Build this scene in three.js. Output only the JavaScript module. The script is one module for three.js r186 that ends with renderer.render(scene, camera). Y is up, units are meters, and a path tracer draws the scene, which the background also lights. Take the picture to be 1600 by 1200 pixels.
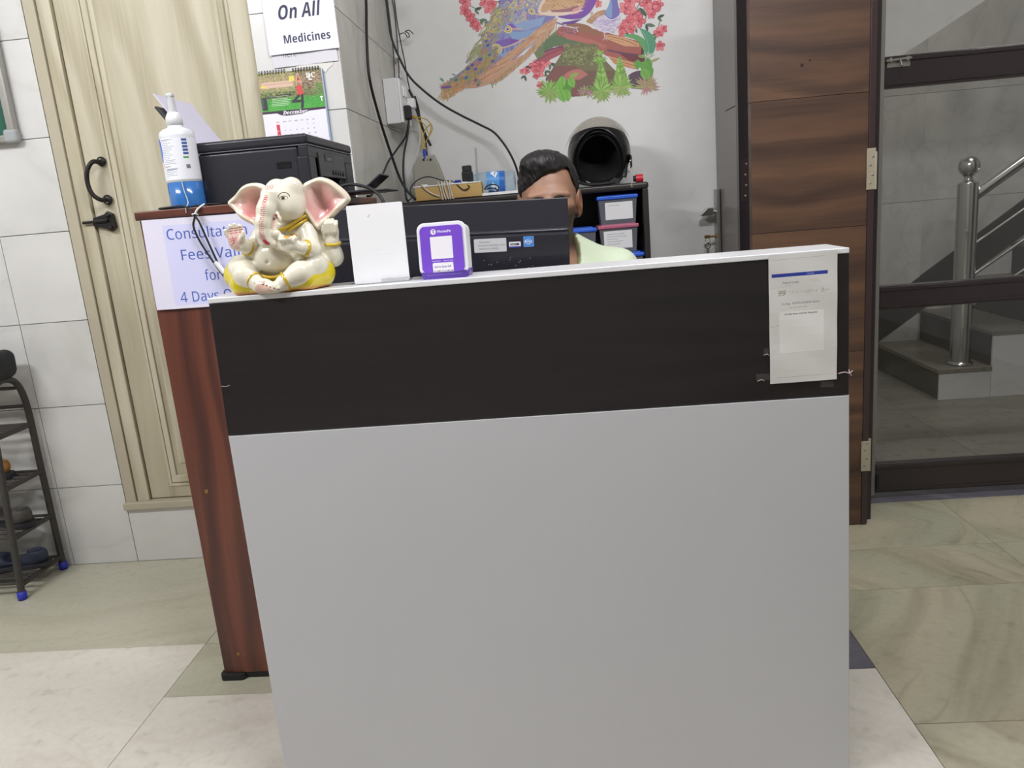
import * as THREE from 'three';
import { RoundedBoxGeometry } from 'three/addons/geometries/RoundedBoxGeometry.js';
import { mergeGeometries } from 'three/addons/utils/BufferGeometryUtils.js';
import { ImprovedNoise } from 'three/addons/math/ImprovedNoise.js';
import { RectAreaLightUniformsLib } from 'three/addons/lights/RectAreaLightUniformsLib.js';

// ---------- camera, lights, exposure ----------
const scene = new THREE.Scene();
scene.background = new THREE.Color(0x0a0a0b);
const R = Math.PI / 180;
const camera = new THREE.PerspectiveCamera(53.13, 4 / 3, 0.05, 40);
camera.rotation.order = 'YXZ';
camera.position.set(0, 1.18, 0);
camera.rotation.set(-12.95 * R, 4.24 * R, -4.92 * R);
const renderer = new THREE.WebGLRenderer({ antialias: true });
renderer.toneMapping = THREE.LinearToneMapping;
renderer.toneMappingExposure = 1.22;
renderer.shadowMap.enabled = true;
RectAreaLightUniformsLib.init();
const LIGHTS = {
  tubeA: { pos: [-2.05, 2.83, -0.35], len: 1.15, aim: [-1.0, 0.6, -2.6], power: 150 },   // tube on the ceiling, left front
  tubeB: { pos: [0.45, 2.83, -0.85], len: 1.15, aim: [0.0, 0.7, -3.2], power: 122 },    // tube on the ceiling over the visitor side
  hall: { pos: [2.3, 2.78, -3.7], size: 0.3, power: 29 },                          // stair hall panel
};

// ---------- helpers ----------
function rngOf(a) { return () => { a |= 0; a = a + 0x6D2B79F5 | 0; let t = Math.imul(a ^ a >>> 15, 1 | a); t = t + Math.imul(t ^ t >>> 7, 61 | t) ^ t; return ((t ^ t >>> 14) >>> 0) / 4294967296; }; }
const noise = new ImprovedNoise();
const nz = (x, y, z = 0) => noise.noise(x + 31.7, y + 17.3, z + 5.1);
const fbm = (x, y, z = 0, o = 4) => { let s = 0, a = 0.5; for (let i = 0; i < o; i++) { s += a * nz(x, y, z + i * 7.3); x *= 2.03; y *= 2.03; a *= 0.5; } return s; };
const lerp = (a, b, t) => a + (b - a) * t, clamp = (x, a = 0, b = 1) => Math.min(b, Math.max(a, x));
const sstep = (a, b, x) => { const t = clamp((x - a) / (b - a)); return t * t * (3 - 2 * t); };
const V = (x, y, z) => new THREE.Vector3(x, y, z);
const taken = {};
function numbered(n) { const k = taken[n] = (taken[n] ?? -1) + 1; return k ? `${n}_${String(k).padStart(3, '0')}` : n; }
const shade = (o) => { o.castShadow = true; o.receiveShadow = true; return o; };
function thing(name, label, category, pos = [0, 0, 0], turn = 0, group) {
  const g = new THREE.Group(); g.name = numbered(name); g.position.set(...pos); g.rotation.y = turn;
  g.userData = { label, category }; if (group) g.userData.group = group; scene.add(g); return g;
}
function part(name, geo, mat, parent, label) {
  const m = shade(new THREE.Mesh(Array.isArray(geo) ? merge(geo) : geo, mat)); m.name = numbered(name); parent.add(m);
  if (label) m.userData.label = label; return m;
}
function solo(name, label, category, geo, mat, pos = [0, 0, 0], group) {
  const m = part(name, geo, mat, scene); m.position.set(...pos); m.userData = { label, category }; if (group) m.userData.group = group; return m;
}
function struct(name, geo, mat, parent = scene) {
  let m;
  if (geo) m = part(name, geo, mat, parent); else { m = new THREE.Group(); m.name = numbered(name); parent.add(m); }
  if (parent === scene) m.userData.kind = 'structure'; return m;
}
function merge(list) {
  const l = list.map((g) => { let q = g.index ? g.toNonIndexed() : g.clone(); for (const k of Object.keys(q.attributes)) if (!['position', 'normal', 'uv'].includes(k)) q.deleteAttribute(k); if (!q.attributes.uv) q.setAttribute('uv', new THREE.Float32BufferAttribute(new Float32Array(q.attributes.position.count * 2), 2)); q.morphAttributes = {}; return q; });
  return mergeGeometries(l, false);
}
// uv in metres, taken from the dominant axis of each triangle
function uvm(geo, ox = 0, oy = 0, swap = false) {
  const g = geo.index ? geo.toNonIndexed() : geo, p = g.attributes.position, uv = new Float32Array(p.count * 2), a = V(), b = V(), c = V();
  for (let i = 0; i < p.count; i += 3) {
    a.fromBufferAttribute(p, i); b.fromBufferAttribute(p, i + 1); c.fromBufferAttribute(p, i + 2);
    const n = b.clone().sub(a).cross(c.clone().sub(a)), ax = Math.abs(n.x), ay = Math.abs(n.y), az = Math.abs(n.z);
    [a, b, c].forEach((q, k) => {
      let u, v; if (az >= ax && az >= ay) { u = q.x; v = q.y; } else if (ax >= ay) { u = q.z; v = q.y; } else { u = q.x; v = q.z; }
      if (swap) [u, v] = [v, u]; uv[(i + k) * 2] = u + ox; uv[(i + k) * 2 + 1] = v + oy;
    });
  }
  g.setAttribute('uv', new THREE.BufferAttribute(uv, 2)); return g;
}
// box from min to max corner, optionally rounded
function bx(x0, y0, z0, x1, y1, z1, r = 0) {
  const w = x1 - x0, h = y1 - y0, d = z1 - z0;
  const g = r ? new RoundedBoxGeometry(w, h, d, 2, Math.min(r, w / 2.01, h / 2.01, d / 2.01)) : new THREE.BoxGeometry(w, h, d);
  g.translate((x0 + x1) / 2, (y0 + y1) / 2, (z0 + z1) / 2); return uvm(g);
}
const pt = (l) => l.map((p) => V(...p));
const tube = (pts, r, seg = pts.length * 6, rad = 8, closed = false) => new THREE.TubeGeometry(new THREE.CatmullRomCurve3(pt(pts), closed, 'centripetal'), seg, r, rad, closed);
const cyl = (r0, r1, h, x, y, z, seg = 20) => { const g = new THREE.CylinderGeometry(r0, r1, h, seg); g.translate(x, y, z); return g; };
const bar = (a, b, r, seg = 12) => { const A = V(...a), B = V(...b), d = B.clone().sub(A), g = new THREE.CylinderGeometry(r, r, d.length(), seg); g.applyQuaternion(new THREE.Quaternion().setFromUnitVectors(V(0, 1, 0), d.clone().normalize())); g.translate(...A.add(B).multiplyScalar(0.5).toArray()); return g; };
const ball = (r, x, y, z, sx = 1, sy = 1, sz = 1, s = 16) => { const g = new THREE.SphereGeometry(r, s * 1.5 | 0, s); g.scale(sx, sy, sz); g.translate(x, y, z); return g; };
const lathe = (prof, seg = 28) => new THREE.LatheGeometry(prof.map((p) => new THREE.Vector2(...p)), seg);
function rrect(x0, y0, x1, y1, r) { const s = new THREE.Shape(); s.moveTo(x0 + r, y0); s.lineTo(x1 - r, y0); s.absarc(x1 - r, y0 + r, r, -Math.PI / 2, 0); s.lineTo(x1, y1 - r); s.absarc(x1 - r, y1 - r, r, 0, Math.PI / 2); s.lineTo(x0 + r, y1); s.absarc(x0 + r, y1 - r, r, Math.PI / 2, Math.PI); s.lineTo(x0, y0 + r); s.absarc(x0 + r, y0 + r, r, Math.PI, Math.PI * 1.5); return s; }
const ext = (shape, depth, bev = 0, seg = 8) => new THREE.ExtrudeGeometry(shape, { depth, bevelEnabled: bev > 0, bevelSize: bev, bevelThickness: bev, bevelSegments: 2, curveSegments: seg });
const poly = (pts) => new THREE.Shape(pts.map((p) => new THREE.Vector2(...p)));
// thin sheet with 0..1 uv on the front, slightly curled; front faces +z
function sheet(w, h, curl = () => 0, t = 0.0006, n = 12) {
  const pos = [], uv = [], idx = [], N = n + 1;
  for (const s of [1, -1]) for (let j = 0; j <= n; j++) for (let i = 0; i <= n; i++) { const u = i / n, v = j / n; pos.push((u - 0.5) * w, (v - 0.5) * h, curl(u, v) + s * t / 2); uv.push(u, v); }
  const K = N * N;
  for (let j = 0; j < n; j++) for (let i = 0; i < n; i++) { const a = j * N + i, b = a + 1, c = a + N, d = c + 1; idx.push(a, b, d, a, d, c, K + a, K + d, K + b, K + a, K + c, K + d); }
  const rim = []; for (let i = 0; i < n; i++) rim.push([i, i + 1]); for (let j = 0; j < n; j++) rim.push([j * N + n, (j + 1) * N + n]); for (let i = n; i > 0; i--) rim.push([n * N + i, n * N + i - 1]); for (let j = n; j > 0; j--) rim.push([j * N, (j - 1) * N]);
  for (const [a, b] of rim) idx.push(a, K + b, b, a, K + a, K + b);
  const g = new THREE.BufferGeometry(); g.setAttribute('position', new THREE.Float32BufferAttribute(pos, 3)); g.setAttribute('uv', new THREE.Float32BufferAttribute(uv, 2)); g.setIndex(idx);
  const q = g.toNonIndexed(); q.computeVertexNormals(); return q;
}
// ---------- textures and materials ----------
function tex(w, h, sx, sy, fn) {
  const d = new Uint8Array(w * h * 4);
  for (let j = 0; j < h; j++) for (let i = 0; i < w; i++) { const c = fn((i + 0.5) / w * sx, (j + 0.5) / h * sy), k = (j * w + i) * 4; d[k] = clamp(c[0], 0, 255); d[k + 1] = clamp(c[1], 0, 255); d[k + 2] = clamp(c[2], 0, 255); d[k + 3] = 255; }
  const t = new THREE.DataTexture(d, w, h, THREE.RGBAFormat); t.colorSpace = THREE.SRGBColorSpace; t.wrapS = t.wrapT = THREE.MirroredRepeatWrapping; t.magFilter = THREE.LinearFilter; t.minFilter = THREE.LinearMipmapLinearFilter; t.generateMipmaps = true; t.repeat.set(1 / sx, 1 / sy); t.needsUpdate = true; return t;
}
function canv(w, h, draw) { const c = document.createElement('canvas'); c.width = w; c.height = h; const x = c.getContext('2d'); draw(x, w, h); const t = new THREE.CanvasTexture(c); t.colorSpace = THREE.SRGBColorSpace; t.magFilter = THREE.LinearFilter; return t; }
const std = (o) => new THREE.MeshStandardMaterial(o), phy = (o) => new THREE.MeshPhysicalMaterial(o);
const mix3 = (a, b, t) => [lerp(a[0], b[0], t), lerp(a[1], b[1], t), lerp(a[2], b[2], t)];
const plain = (hex, roughness = 0.6, metalness = 0, more = {}) => std({ color: hex, roughness, metalness, ...more });

const marbleWhite = tex(512, 512, 1.6, 1.6, (x, y) => { const w = fbm(x * 3, y * 3, 1) * 0.7, v = Math.abs(nz(x * 2.2 + w, y * 3.2 + w * 1.5, 3)); const vein = Math.pow(1 - clamp(v * 5), 3) * 0.5; const c = 238 + fbm(x * 4, y * 4, 9) * 16 - vein * 16; return [c, c - 1, c - 5 - vein * 3]; });
const marbleSide = tex(512, 512, 1.6, 1.6, (x, y) => { const w = fbm(x * 3, y * 3, 1) * 0.9; const v = Math.abs(nz(x * 3.2 + w, y * 2.2 + w * 1.7, 3)), v2 = Math.abs(nz(x * 8 + w * 2, y * 3 + w, 8)); const vein = Math.pow(1 - clamp(v * 7), 2) * 11 + Math.pow(1 - clamp(v2 * 12), 2) * 8; const c = 208 + fbm(x * 5, y * 3, 9) * 34 - vein; return [c, c - 2, c - 10]; });
function stone(base, alt, dark, ang, sd, pit) {
  const ca = Math.cos(ang), sa = Math.sin(ang);
  return tex(768, 768, 1.6, 1.6, (x, y) => {
    const u = x * ca + y * sa, v = -x * sa + y * ca, w = fbm(u * 1.1, v * 2.2, sd) * 0.4 + nz(u * 4, v * 6, sd + 1) * 0.06;
    const s = fbm(u * 1.0 + w, v * 11 + w * 3, sd + 3, 6), b = fbm(u * 0.8, v * 5 + w * 2, sd + 6, 3) * 1.5, thin = Math.pow(1 - clamp(Math.abs(fbm(u * 1.2 + w, v * 6 + w * 4, sd + 8, 3)) * 16), 2) * clamp(0.5 + 2 * nz(u * 2, v * 2, sd + 15));
    let c = mix3(base, alt, clamp(0.5 + b * 1.1)); c = mix3(c, dark, clamp(s * 1.5) * 0.7 + thin * 0.3);
    const p = pit * Math.pow(clamp(fbm(x * 26, y * 26, sd + 11, 3) * 2.2), 2) * 40, g = fbm(x * 60, y * 60, sd + 2, 2) * 9;
    return [c[0] + g - p, c[1] + g - p, c[2] + g - p * 1.1];
  });
}
const T = {
  green: stone([172, 172, 148], [190, 180, 156], [126, 114, 92], 0.95, 4, 0.3),
  greenL: stone([186, 185, 164], [194, 189, 170], [162, 156, 134], 0.15, 14, 0.2),
  beige: stone([214, 208, 197], [222, 216, 205], [198, 188, 172], 0.5, 23, 0.45),
  dark: stone([112, 108, 118], [96, 94, 104], [150, 146, 150], 0.7, 31, 0.5),
  hallFloor: stone([124, 121, 112], [106, 104, 97], [146, 142, 130], 0.1, 41, 0.8),
};
function wood(w, h, sx, sy, A, B, C, alongY, fx, fy, sd, contrast = 1) {
  return tex(w, h, sx, sy, (x, y) => {
    const u = alongY ? x : y, v = alongY ? y : x, wob = fbm(u * 2.5, v * 0.9, sd, 3) * 0.12;
    const s = fbm((u + wob) * fx, v * fy, sd + 2, 4), ring = Math.sin((u + wob * 1.6 + nz(u * 1.2, v * 0.35, sd + 5) * 0.22) * fx * 2.6), f = nz(u * fx * 9, v * 5, sd + 9);
    let c = mix3(A, B, clamp(0.5 + s * 1.3 * contrast)); c = mix3(c, C, clamp(ring * 0.32 * contrast + f * 0.22));
    return c;
  });
}
const W = {
  khaki: wood(512, 1024, 0.9, 2.4, [203, 196, 174], [182, 174, 148], [156, 146, 118], true, 17, 0.7, 3, 1.35),
  walnut: wood(512, 1024, 0.5, 1.2, [104, 76, 56], [80, 58, 46], [52, 38, 33], false, 19, 1.3, 13, 1.5),
  wenge: wood(512, 256, 1.3, 0.3, [34, 28, 31], [27, 23, 26], [43, 36, 37], false, 34, 2, 33, 1),
  brown: wood(512, 1024, 0.7, 1.4, [116, 65, 48], [84, 46, 37], [54, 31, 28], true, 24, 0.7, 43, 1.4),
};
const M = {
  white: phy({ color: 0xcacbce, roughness: 0.36, clearcoat: 0.25, clearcoatRoughness: 0.25 }),
  paint: std({ roughness: 0.75, map: tex(512, 512, 2.4, 2.4, (x, y) => { const c = 226 + fbm(x * 2, y * 2, 61) * 10 + fbm(x * 14, y * 14, 62, 2) * 4 - Math.pow(clamp(fbm(x * 5, y * 5, 66) * 2 - 0.25), 2) * 26; return [c, c - 1, c - 4]; }) }),
  ceiling: plain(0xe8e8e4, 0.9), tile: phy({ map: marbleWhite, color: 0xe6e6e6, roughness: 0.28, clearcoat: 0.3, clearcoatRoughness: 0.2 }), tileSide: phy({ map: marbleSide, roughness: 0.3 }),
  grout: plain(0x9a968c, 0.9), slab: plain(0x6a665c, 0.95),
  green: phy({ map: T.green, roughness: 0.42, clearcoat: 0.2, clearcoatRoughness: 0.35 }), greenL: phy({ map: T.greenL, roughness: 0.42, clearcoat: 0.2, clearcoatRoughness: 0.35 }),
  beige: phy({ map: T.beige, roughness: 0.42, clearcoat: 0.2, clearcoatRoughness: 0.35 }), darkStone: phy({ map: T.dark, roughness: 0.4 }), hallFloor: phy({ map: T.hallFloor, roughness: 0.4 }),
  khaki: std({ map: W.khaki, roughness: 0.55 }), khakiTrim: plain(0xb6ae98, 0.6), walnut: phy({ map: W.walnut, roughness: 0.45, clearcoat: 0.1 }),
  wenge: phy({ map: W.wenge, roughness: 0.3, clearcoat: 0.5, clearcoatRoughness: 0.12 }), brown: phy({ map: W.brown, roughness: 0.38, clearcoat: 0.15, clearcoatRoughness: 0.3 }),
  frame: phy({ color: 0x3a2c2c, roughness: 0.35, clearcoat: 0.2 }), frameDark: phy({ color: 0x2b2224, roughness: 0.35, clearcoat: 0.25 }), greyDoor: phy({ color: 0x77716e, roughness: 0.38, clearcoat: 0.2 }), greyTrim: plain(0x807d78, 0.5),
  iron: plain(0x24211f, 0.45, 0.4), steel: plain(0xc6c6c4, 0.2, 1), steelDull: plain(0xa9a7a2, 0.36, 0.9), oldSteel: plain(0xb9b09a, 0.55, 0.5), brass: plain(0x9a7c48, 0.35, 0.8), edge: phy({ color: 0xeaeaec, roughness: 0.35, clearcoat: 0.5, clearcoatRoughness: 0.2 }),
  black: plain(0x151518, 0.4), blackGloss: phy({ color: 0x25252e, roughness: 0.22, clearcoat: 0.5, clearcoatRoughness: 0.12 }), blackMatte: plain(0x1d1d20, 0.65), rubber: plain(0x18181a, 0.55), printer: phy({ color: 0x24242b, roughness: 0.42, clearcoat: 0.15 }), printerDark: plain(0x131316, 0.3),
  plasticWhite: plain(0xe9e9e9, 0.4), paper: plain(0xf1f1f2, 0.85), lilacPaper: plain(0xdedaec, 0.85), cord: plain(0xcfc6ba, 0.6), yellowWire: plain(0xc9a83a, 0.5), blueWire: plain(0x2a45b8, 0.5), whiteWire: plain(0xd8d8d4, 0.5), wireGrey: plain(0x55524e, 0.6),
  glass: phy({ color: 0xffffff, roughness: 0.0, transmission: 1, thickness: 0, ior: 1.5 }),
};
// ---------- lamps ----------
function tubeLamp(name, label, L) {
  const [x, y, z] = L.pos, t = thing(name, label, 'lamp', L.pos), ceilingMounted = y > 2.7;
  const glow = std({ color: 0xffffff, emissive: 0xf6f8ff, emissiveIntensity: 4 });
  if (ceilingMounted) { part('batten', bx(-L.len / 2, -0.005, -0.025, L.len / 2, 0.018, 0.025, 0.004), M.plasticWhite, t); part('tube', bar([-L.len / 2 + 0.03, -0.024, 0], [L.len / 2 - 0.03, -0.024, 0], 0.014), glow, t); }
  else { part('batten', bx(-0.14, -0.05, -L.len / 2, -0.08, 0.05, L.len / 2, 0.004), M.plasticWhite, t); part('tube', bar([-0.05, 0, -L.len / 2 + 0.03], [-0.05, 0, L.len / 2 - 0.03], 0.022), glow, t);  }
  const l = new THREE.RectAreaLight(0xfbfbff, L.power, L.len, 0.07); l.name = numbered('lamp_light');
  l.position.set(x + (ceilingMounted ? 0 : 0.03), y - (ceilingMounted ? 0.06 : 0.01), z); l.castShadow = true; scene.add(l); l.lookAt(...L.aim);
}
tubeLamp('tube_light', 'white tube light mounted high on the left wall', LIGHTS.tubeA);
tubeLamp('tube_light', 'white tube light under the ceiling above the visitor side', LIGHTS.tubeB);
{
  const L = LIGHTS.hall, t = thing('ceiling_panel_light', 'small square panel light on the stair hall ceiling', 'lamp', L.pos);
  part('panel_frame', bx(-0.17, 0.0, -0.17, 0.17, 0.05, 0.17, 0.005), M.plasticWhite, t);
  part('diffuser', bx(-0.15, -0.008, -0.15, 0.15, 0.002, 0.15, 0.002), std({ color: 0xffffff, emissive: 0xf4f6ff, emissiveIntensity: 2 }), t);
  const l = new THREE.RectAreaLight(0xfaf8f4, L.power, L.size, L.size); l.name = 'hall_light'; l.position.set(L.pos[0], L.pos[1] - 0.02, L.pos[2]); l.castShadow = true; scene.add(l); l.lookAt(L.pos[0], 0, L.pos[2]);
}
// ---------- room shell ----------
const rt = rngOf(11);
const ROWS = [0, 0.308, 0.615, 0.92, 1.226, 1.533, 1.84, 2.147, 2.454, 2.761, 2.85];
const tileGap = 0.0013;
function frontTiles(parent, xs, ys, zf, mat) { for (let i = 0; i + 1 < xs.length; i++) for (let j = 0; j + 1 < ys.length; j++) { const g = bx(xs[i] + tileGap, ys[j] + tileGap, zf - 0.008, xs[i + 1] - tileGap, ys[j + 1] - tileGap, zf + rt() * 0.0006); part('wall_tile', uvm(g, rt() * 9, rt() * 9), mat, parent); } }
function sideTiles(parent, zs, ys, x0, x1, mat) { for (let i = 0; i + 1 < zs.length; i++) for (let j = 0; j + 1 < ys.length; j++) { const g = bx(x0, ys[j] + tileGap, zs[i] + tileGap, x1, ys[j + 1] - tileGap, zs[i + 1] - tileGap); part('wall_tile', uvm(g, rt() * 9, rt() * 9), mat, parent); } }
const wallBack = struct('wall_back');
part('wall_core', [bx(-3.1, -0.1, -2.8, -1.657, 2.85, -2.593), bx(-1.657, -0.1, -2.8, -0.924, 0.21, -2.593), bx(-1.657, 2.3, -2.8, -0.924, 2.85, -2.593)], M.grout, wallBack);
frontTiles(wallBack, [-3.0, -2.518, -1.908, -1.657], ROWS, -2.585, M.tile);
frontTiles(wallBack, [-1.657, -1.05, -0.924], [0, 0.212], -2.585, M.tile);
frontTiles(wallBack, [-1.657, -1.2, -0.924], [2.3, 2.57, 2.85], -2.585, M.tile);
const pillar = struct('wall_pillar');
part('wall_core', bx(-0.924, -0.1, -3.6, -0.656, 2.85, -2.593), M.grout, pillar);
frontTiles(pillar, [-0.924, -0.648], ROWS, -2.585, M.tile);
sideTiles(pillar, [-3.495, -3.2, -2.593], ROWS, -0.656, -0.648, M.tileSide);
struct('wall_niche', bx(-0.66, -0.1, -3.62, 0.82, 2.85, -3.495), M.paint);
struct('wall_pier', [bx(0.80, -0.1, -3.62, 1.0, 2.85, -2.66), bx(1.0, -0.1, -3.62, 1.092, 2.85, -2.83)], M.paint);
struct('wall_right', [bx(2.7, -0.1, -2.85, 2.82, 2.85, 2.3), bx(2.09, -0.1, -2.88, 2.7, 2.85, -2.74), bx(1.0, 2.2, -2.88, 2.09, 2.85, -2.74)], M.paint);
struct('wall_left', bx(-3.12, -0.1, -2.8, -3.0, 2.85, 2.3), M.paint);
struct('wall_front', bx(-3.12, -0.1, 2.2, 2.82, 2.85, 2.32), M.paint);
struct('ceiling', bx(-3.2, 2.85, -5.1, 4.0, 2.97, 2.4), M.ceiling);
// the floor: stone slabs of several kinds
const floor = struct('floor');
part('screed', bx(-3.1, -0.14, -3.6, 2.8, -0.012, 2.3), M.slab, floor);
function slabs(xs, zs, mat) { for (let i = 0; i + 1 < xs.length; i++) for (let j = 0; j + 1 < zs.length; j++) { const g = bx(xs[i] + 0.0008, -0.012, zs[j] + 0.0008, xs[i + 1] - 0.0008, rt() * 0.0004, zs[j + 1] - 0.0008); part('floor_slab', uvm(g, rt() * 7, rt() * 7), mat, floor); } }
slabs([0.708, 1.33, 1.95, 2.7], [-2.74, -2.37, -2.11, -1.52, -0.92, -0.3, 0.4, 1.3, 2.2], M.green);
slabs([-3.0, -2.05, -1.118], [-2.585, -1.983], M.greenL);
slabs([-3.0, -2.2, -1.118], [-1.983, -1.15, -0.4, 0.5, 1.4, 2.2], M.beige);
slabs([-1.118, -0.2], [-1.983, -1.73], M.greenL); slabs([-0.2, 0.708], [-1.983, -1.73], M.darkStone);
slabs([-1.118, -0.2, 0.708], [-1.73, -0.9, 0, 1.1, 2.2], M.beige);
slabs([-1.118, -0.648, 0.1, 0.708], [-2.585, -1.983], M.greenL); slabs([-0.648, 0.1, 0.8], [-3.495, -2.585], M.greenL);
struct('threshold', uvm(bx(1.0, -0.06, -2.86, 2.1, 0.004, -2.74, 0.002)), M.darkStone);
// ---------- door 1: pale wood panelled door ----------
const door1 = struct('door_1');
{
  const t = door1, Y1 = 2.3;
  part('trim', bx(-1.655, 0.236, -2.62, -1.616, Y1, -2.583, 0.002), M.khakiTrim, t);
  part('door_frame', [bx(-1.614, 0.236, -2.66, -1.568, Y1, -2.59, 0.003), bx(-1.568, 2.25, -2.66, -0.924, Y1, -2.59, 0.003)], M.khaki, t);
  part('sill', bx(-1.662, 0.21, -2.66, -0.915, 0.237, -2.568, 0.004), M.khakiTrim, t);
  part('door_leaf', uvm(bx(-1.565, 0.24, -2.65, -0.926, 2.248, -2.602, 0.003), 0.3), M.khaki, t);
  const ring = (x0, y0, x1, y1, wx, wy, d, z, bev) => { const s = poly([[x0, y0], [x1, y0], [x1, y1], [x0, y1]]); s.holes.push(new THREE.Path([[x0 + wx, y0 + wy], [x0 + wx, y1 - wy], [x1 - wx, y1 - wy], [x1 - wx, y0 + wy]].map((p) => new THREE.Vector2(...p)))); const g = ext(s, d, bev); g.translate(0, 0, z); return uvm(g); };
  part('moulding', [ring(-1.484, 0.285, -0.994, 2.16, 0.007, 0.007, 0.002, -2.602, 0.0015), ring(-1.468, 0.302, -1.01, 2.143, 0.013, 0.02, 0.003, -2.602, 0.004)], M.khaki, t);
  { const g = ext(poly([[-1.425, 0.375], [-1.05, 0.375], [-1.05, 2.08], [-1.425, 2.08]]), 0.004, 0.012); g.translate(0, 0, -2.613); part('raised_panel', uvm(g, 0.11), M.khaki, t); }
  const h = part('door_handle', [tube([[-1.503, 1.437, -2.597], [-1.513, 1.44, -2.562], [-1.53, 1.415, -2.552], [-1.537, 1.37, -2.550], [-1.528, 1.335, -2.552], [-1.512, 1.318, -2.562], [-1.506, 1.318, -2.597]], 0.0075, 40, 10), ball(0.016, -1.502, 1.442, -2.594, 1, 1, 0.55), ball(0.017, -1.506, 1.317, -2.594, 1, 1, 0.55)], M.iron, t, 'black iron pull handle');
  part('screw', [ball(0.0035, -1.499, 1.448, -2.584), ball(0.0035, -1.504, 1.308, -2.584)], M.steelDull, h);
  const lg = ext(poly([[-1.508, 1.216], [-1.494, 1.226], [-1.498, 1.268], [-1.512, 1.276], [-1.522, 1.268], [-1.562, 1.259], [-1.566, 1.238], [-1.526, 1.226]]), 0.012, 0.003); lg.translate(0, 0, -2.598);
  const lt = part('door_latch', [lg, bar([-1.6, 1.248, -2.58], [-1.51, 1.25, -2.578], 0.0048), ball(0.007, -1.508, 1.266, -2.58), ball(0.007, -1.506, 1.226, -2.58)], M.iron, t, 'black iron latch with a protruding bolt');
  part('latch_plate', bx(-1.562, 1.243, -2.586, -1.515, 1.2555, -2.577, 0.002), M.blackMatte, lt);
}
// ---------- door 2: grey door folded back against the niche, its dark frame ----------
const door2 = struct('door_2');
{
  const t = door2;
  part('door_leaf', [bx(0.704, 0.01, -3.486, 0.735, 2.1, -3.284, 0.002), bx(0.7025, 0.01, -3.282, 0.735, 1.478, -3.09, 0.002), bx(0.7025, 1.4805, -3.282, 0.735, 2.1, -3.09, 0.002)], M.greyDoor, t);
  part('door_frame', [bx(0.699, 0, -3.088, 0.81, 2.16, -3.05, 0.002), bx(0.7, 2.1, -3.45, 0.81, 2.16, -3.088, 0.002)], M.frameDark, t);
  const hg = part('hinge', [bx(0.706, 1.125, -3.052, 0.75, 1.282, -3.0475, 0.001), bar([0.753, 1.125, -3.045], [0.753, 1.282, -3.045], 0.005)], M.frame, t);
  part('screw', [0.727, 0.733, 0.725, 0.732].map((x, i) => ball(0.0042, x - (i % 2) * 0.01, 1.263 - i * 0.039, -3.047, 1, 1, 0.5)), M.steelDull, hg);
  part('keep', bx(0.744, 1.075, -3.052, 0.751, 1.1, -3.046), M.rubber, t);
}
{
  const t = thing('door_lock', 'steel lever lock plate on the grey door beside the white wall', 'lock', [0.70, 1.04, -3.44]);
  part('lock_plate', bx(-0.014, -0.19, -0.030, 0.001, 0.14, 0.034, 0.003), M.steelDull, t);
  part('lever', [bar([-0.012, 0.047, 0], [-0.05, 0.047, 0], 0.011), ext(poly([[-0.078, 0.034], [-0.03, 0.034], [-0.028, 0.062], [-0.05, 0.062]]), 0.03, 0.003).translate(0, 0, -0.015)], M.steel, t);
  part('keyhole', bar([-0.013, -0.058, 0], [-0.018, -0.058, 0], 0.011), M.brass, t);
  const k = thing('key_bunch', 'small keys hanging from the steel lock of the grey door', 'keys', [0.662, 0.975, -3.44]);
  part('key', [bar([0.024, 0.007, 0], [-0.004, 0.007, 0], 0.004), ext(rrect(-0.026, 0.0, 0.0, 0.014, 0.006), 0.003, 0).translate(0, 0, -0.0015)], M.brass, k);
  part('key_ring', new THREE.TorusGeometry(0.01, 0.0014, 8, 20).translate(-0.012, -0.008, 0), M.steel, k);
  part('key', [new THREE.TorusGeometry(0.0105, 0.0038, 8, 24).scale(1, 1.1, 0.5).translate(-0.013, -0.03, 0), bx(-0.0155, -0.075, -0.001, -0.0105, -0.04, 0.001)], M.steelDull, k);
  part('key', bx(-0.012, -0.078, -0.004, -0.007, -0.032, -0.002), M.steelDull, k);
}
// ---------- door 3: walnut leaf standing open in front of the glass door ----------
const door3 = struct('door_3');
{
  const t = door3;
  const ys = [0.004, 0.62, 1.028, 1.432, 1.86, 2.15];
  for (let i = 0; i + 1 < ys.length; i++) part('veneer_panel', uvm(bx(0.626, ys[i] + 0.0006, -2.595, 0.984, ys[i + 1] - 0.0006, -2.56, 0.0006), i * 0.37, i * 0.21), M.walnut, t);
  part('edge_strip', bx(0.9845, 0.004, -2.598, 1.004, 2.15, -2.556, 0.002), M.frame, t);
  for (const y of [0.2, 1.138]) {
    const h = part('hinge', [bx(0.979, y, -2.5565, 1.006, y + (y > 1 ? 0.126 : 0.107), -2.5525, 0.001), bar([1.007, y, -2.556], [1.007, y + 0.115, -2.556], 0.0045)], M.oldSteel, t, 'tarnished pale hinge');
    part('screw', [0.02, 0.045, 0.075, 0.1].map((d, i) => ball(0.004, 0.99 + (i % 2) * 0.007, y + d, -2.5525, 1, 1, 0.4)), M.steelDull, h);
  }
  part('screw_hole', [bar([0.782, 1.527, -2.5605], [0.782, 1.527, -2.5585], 0.0045), bar([0.806, 1.539, -2.5605], [0.806, 1.539, -2.559], 0.003)], M.frameDark, t);
}
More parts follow.
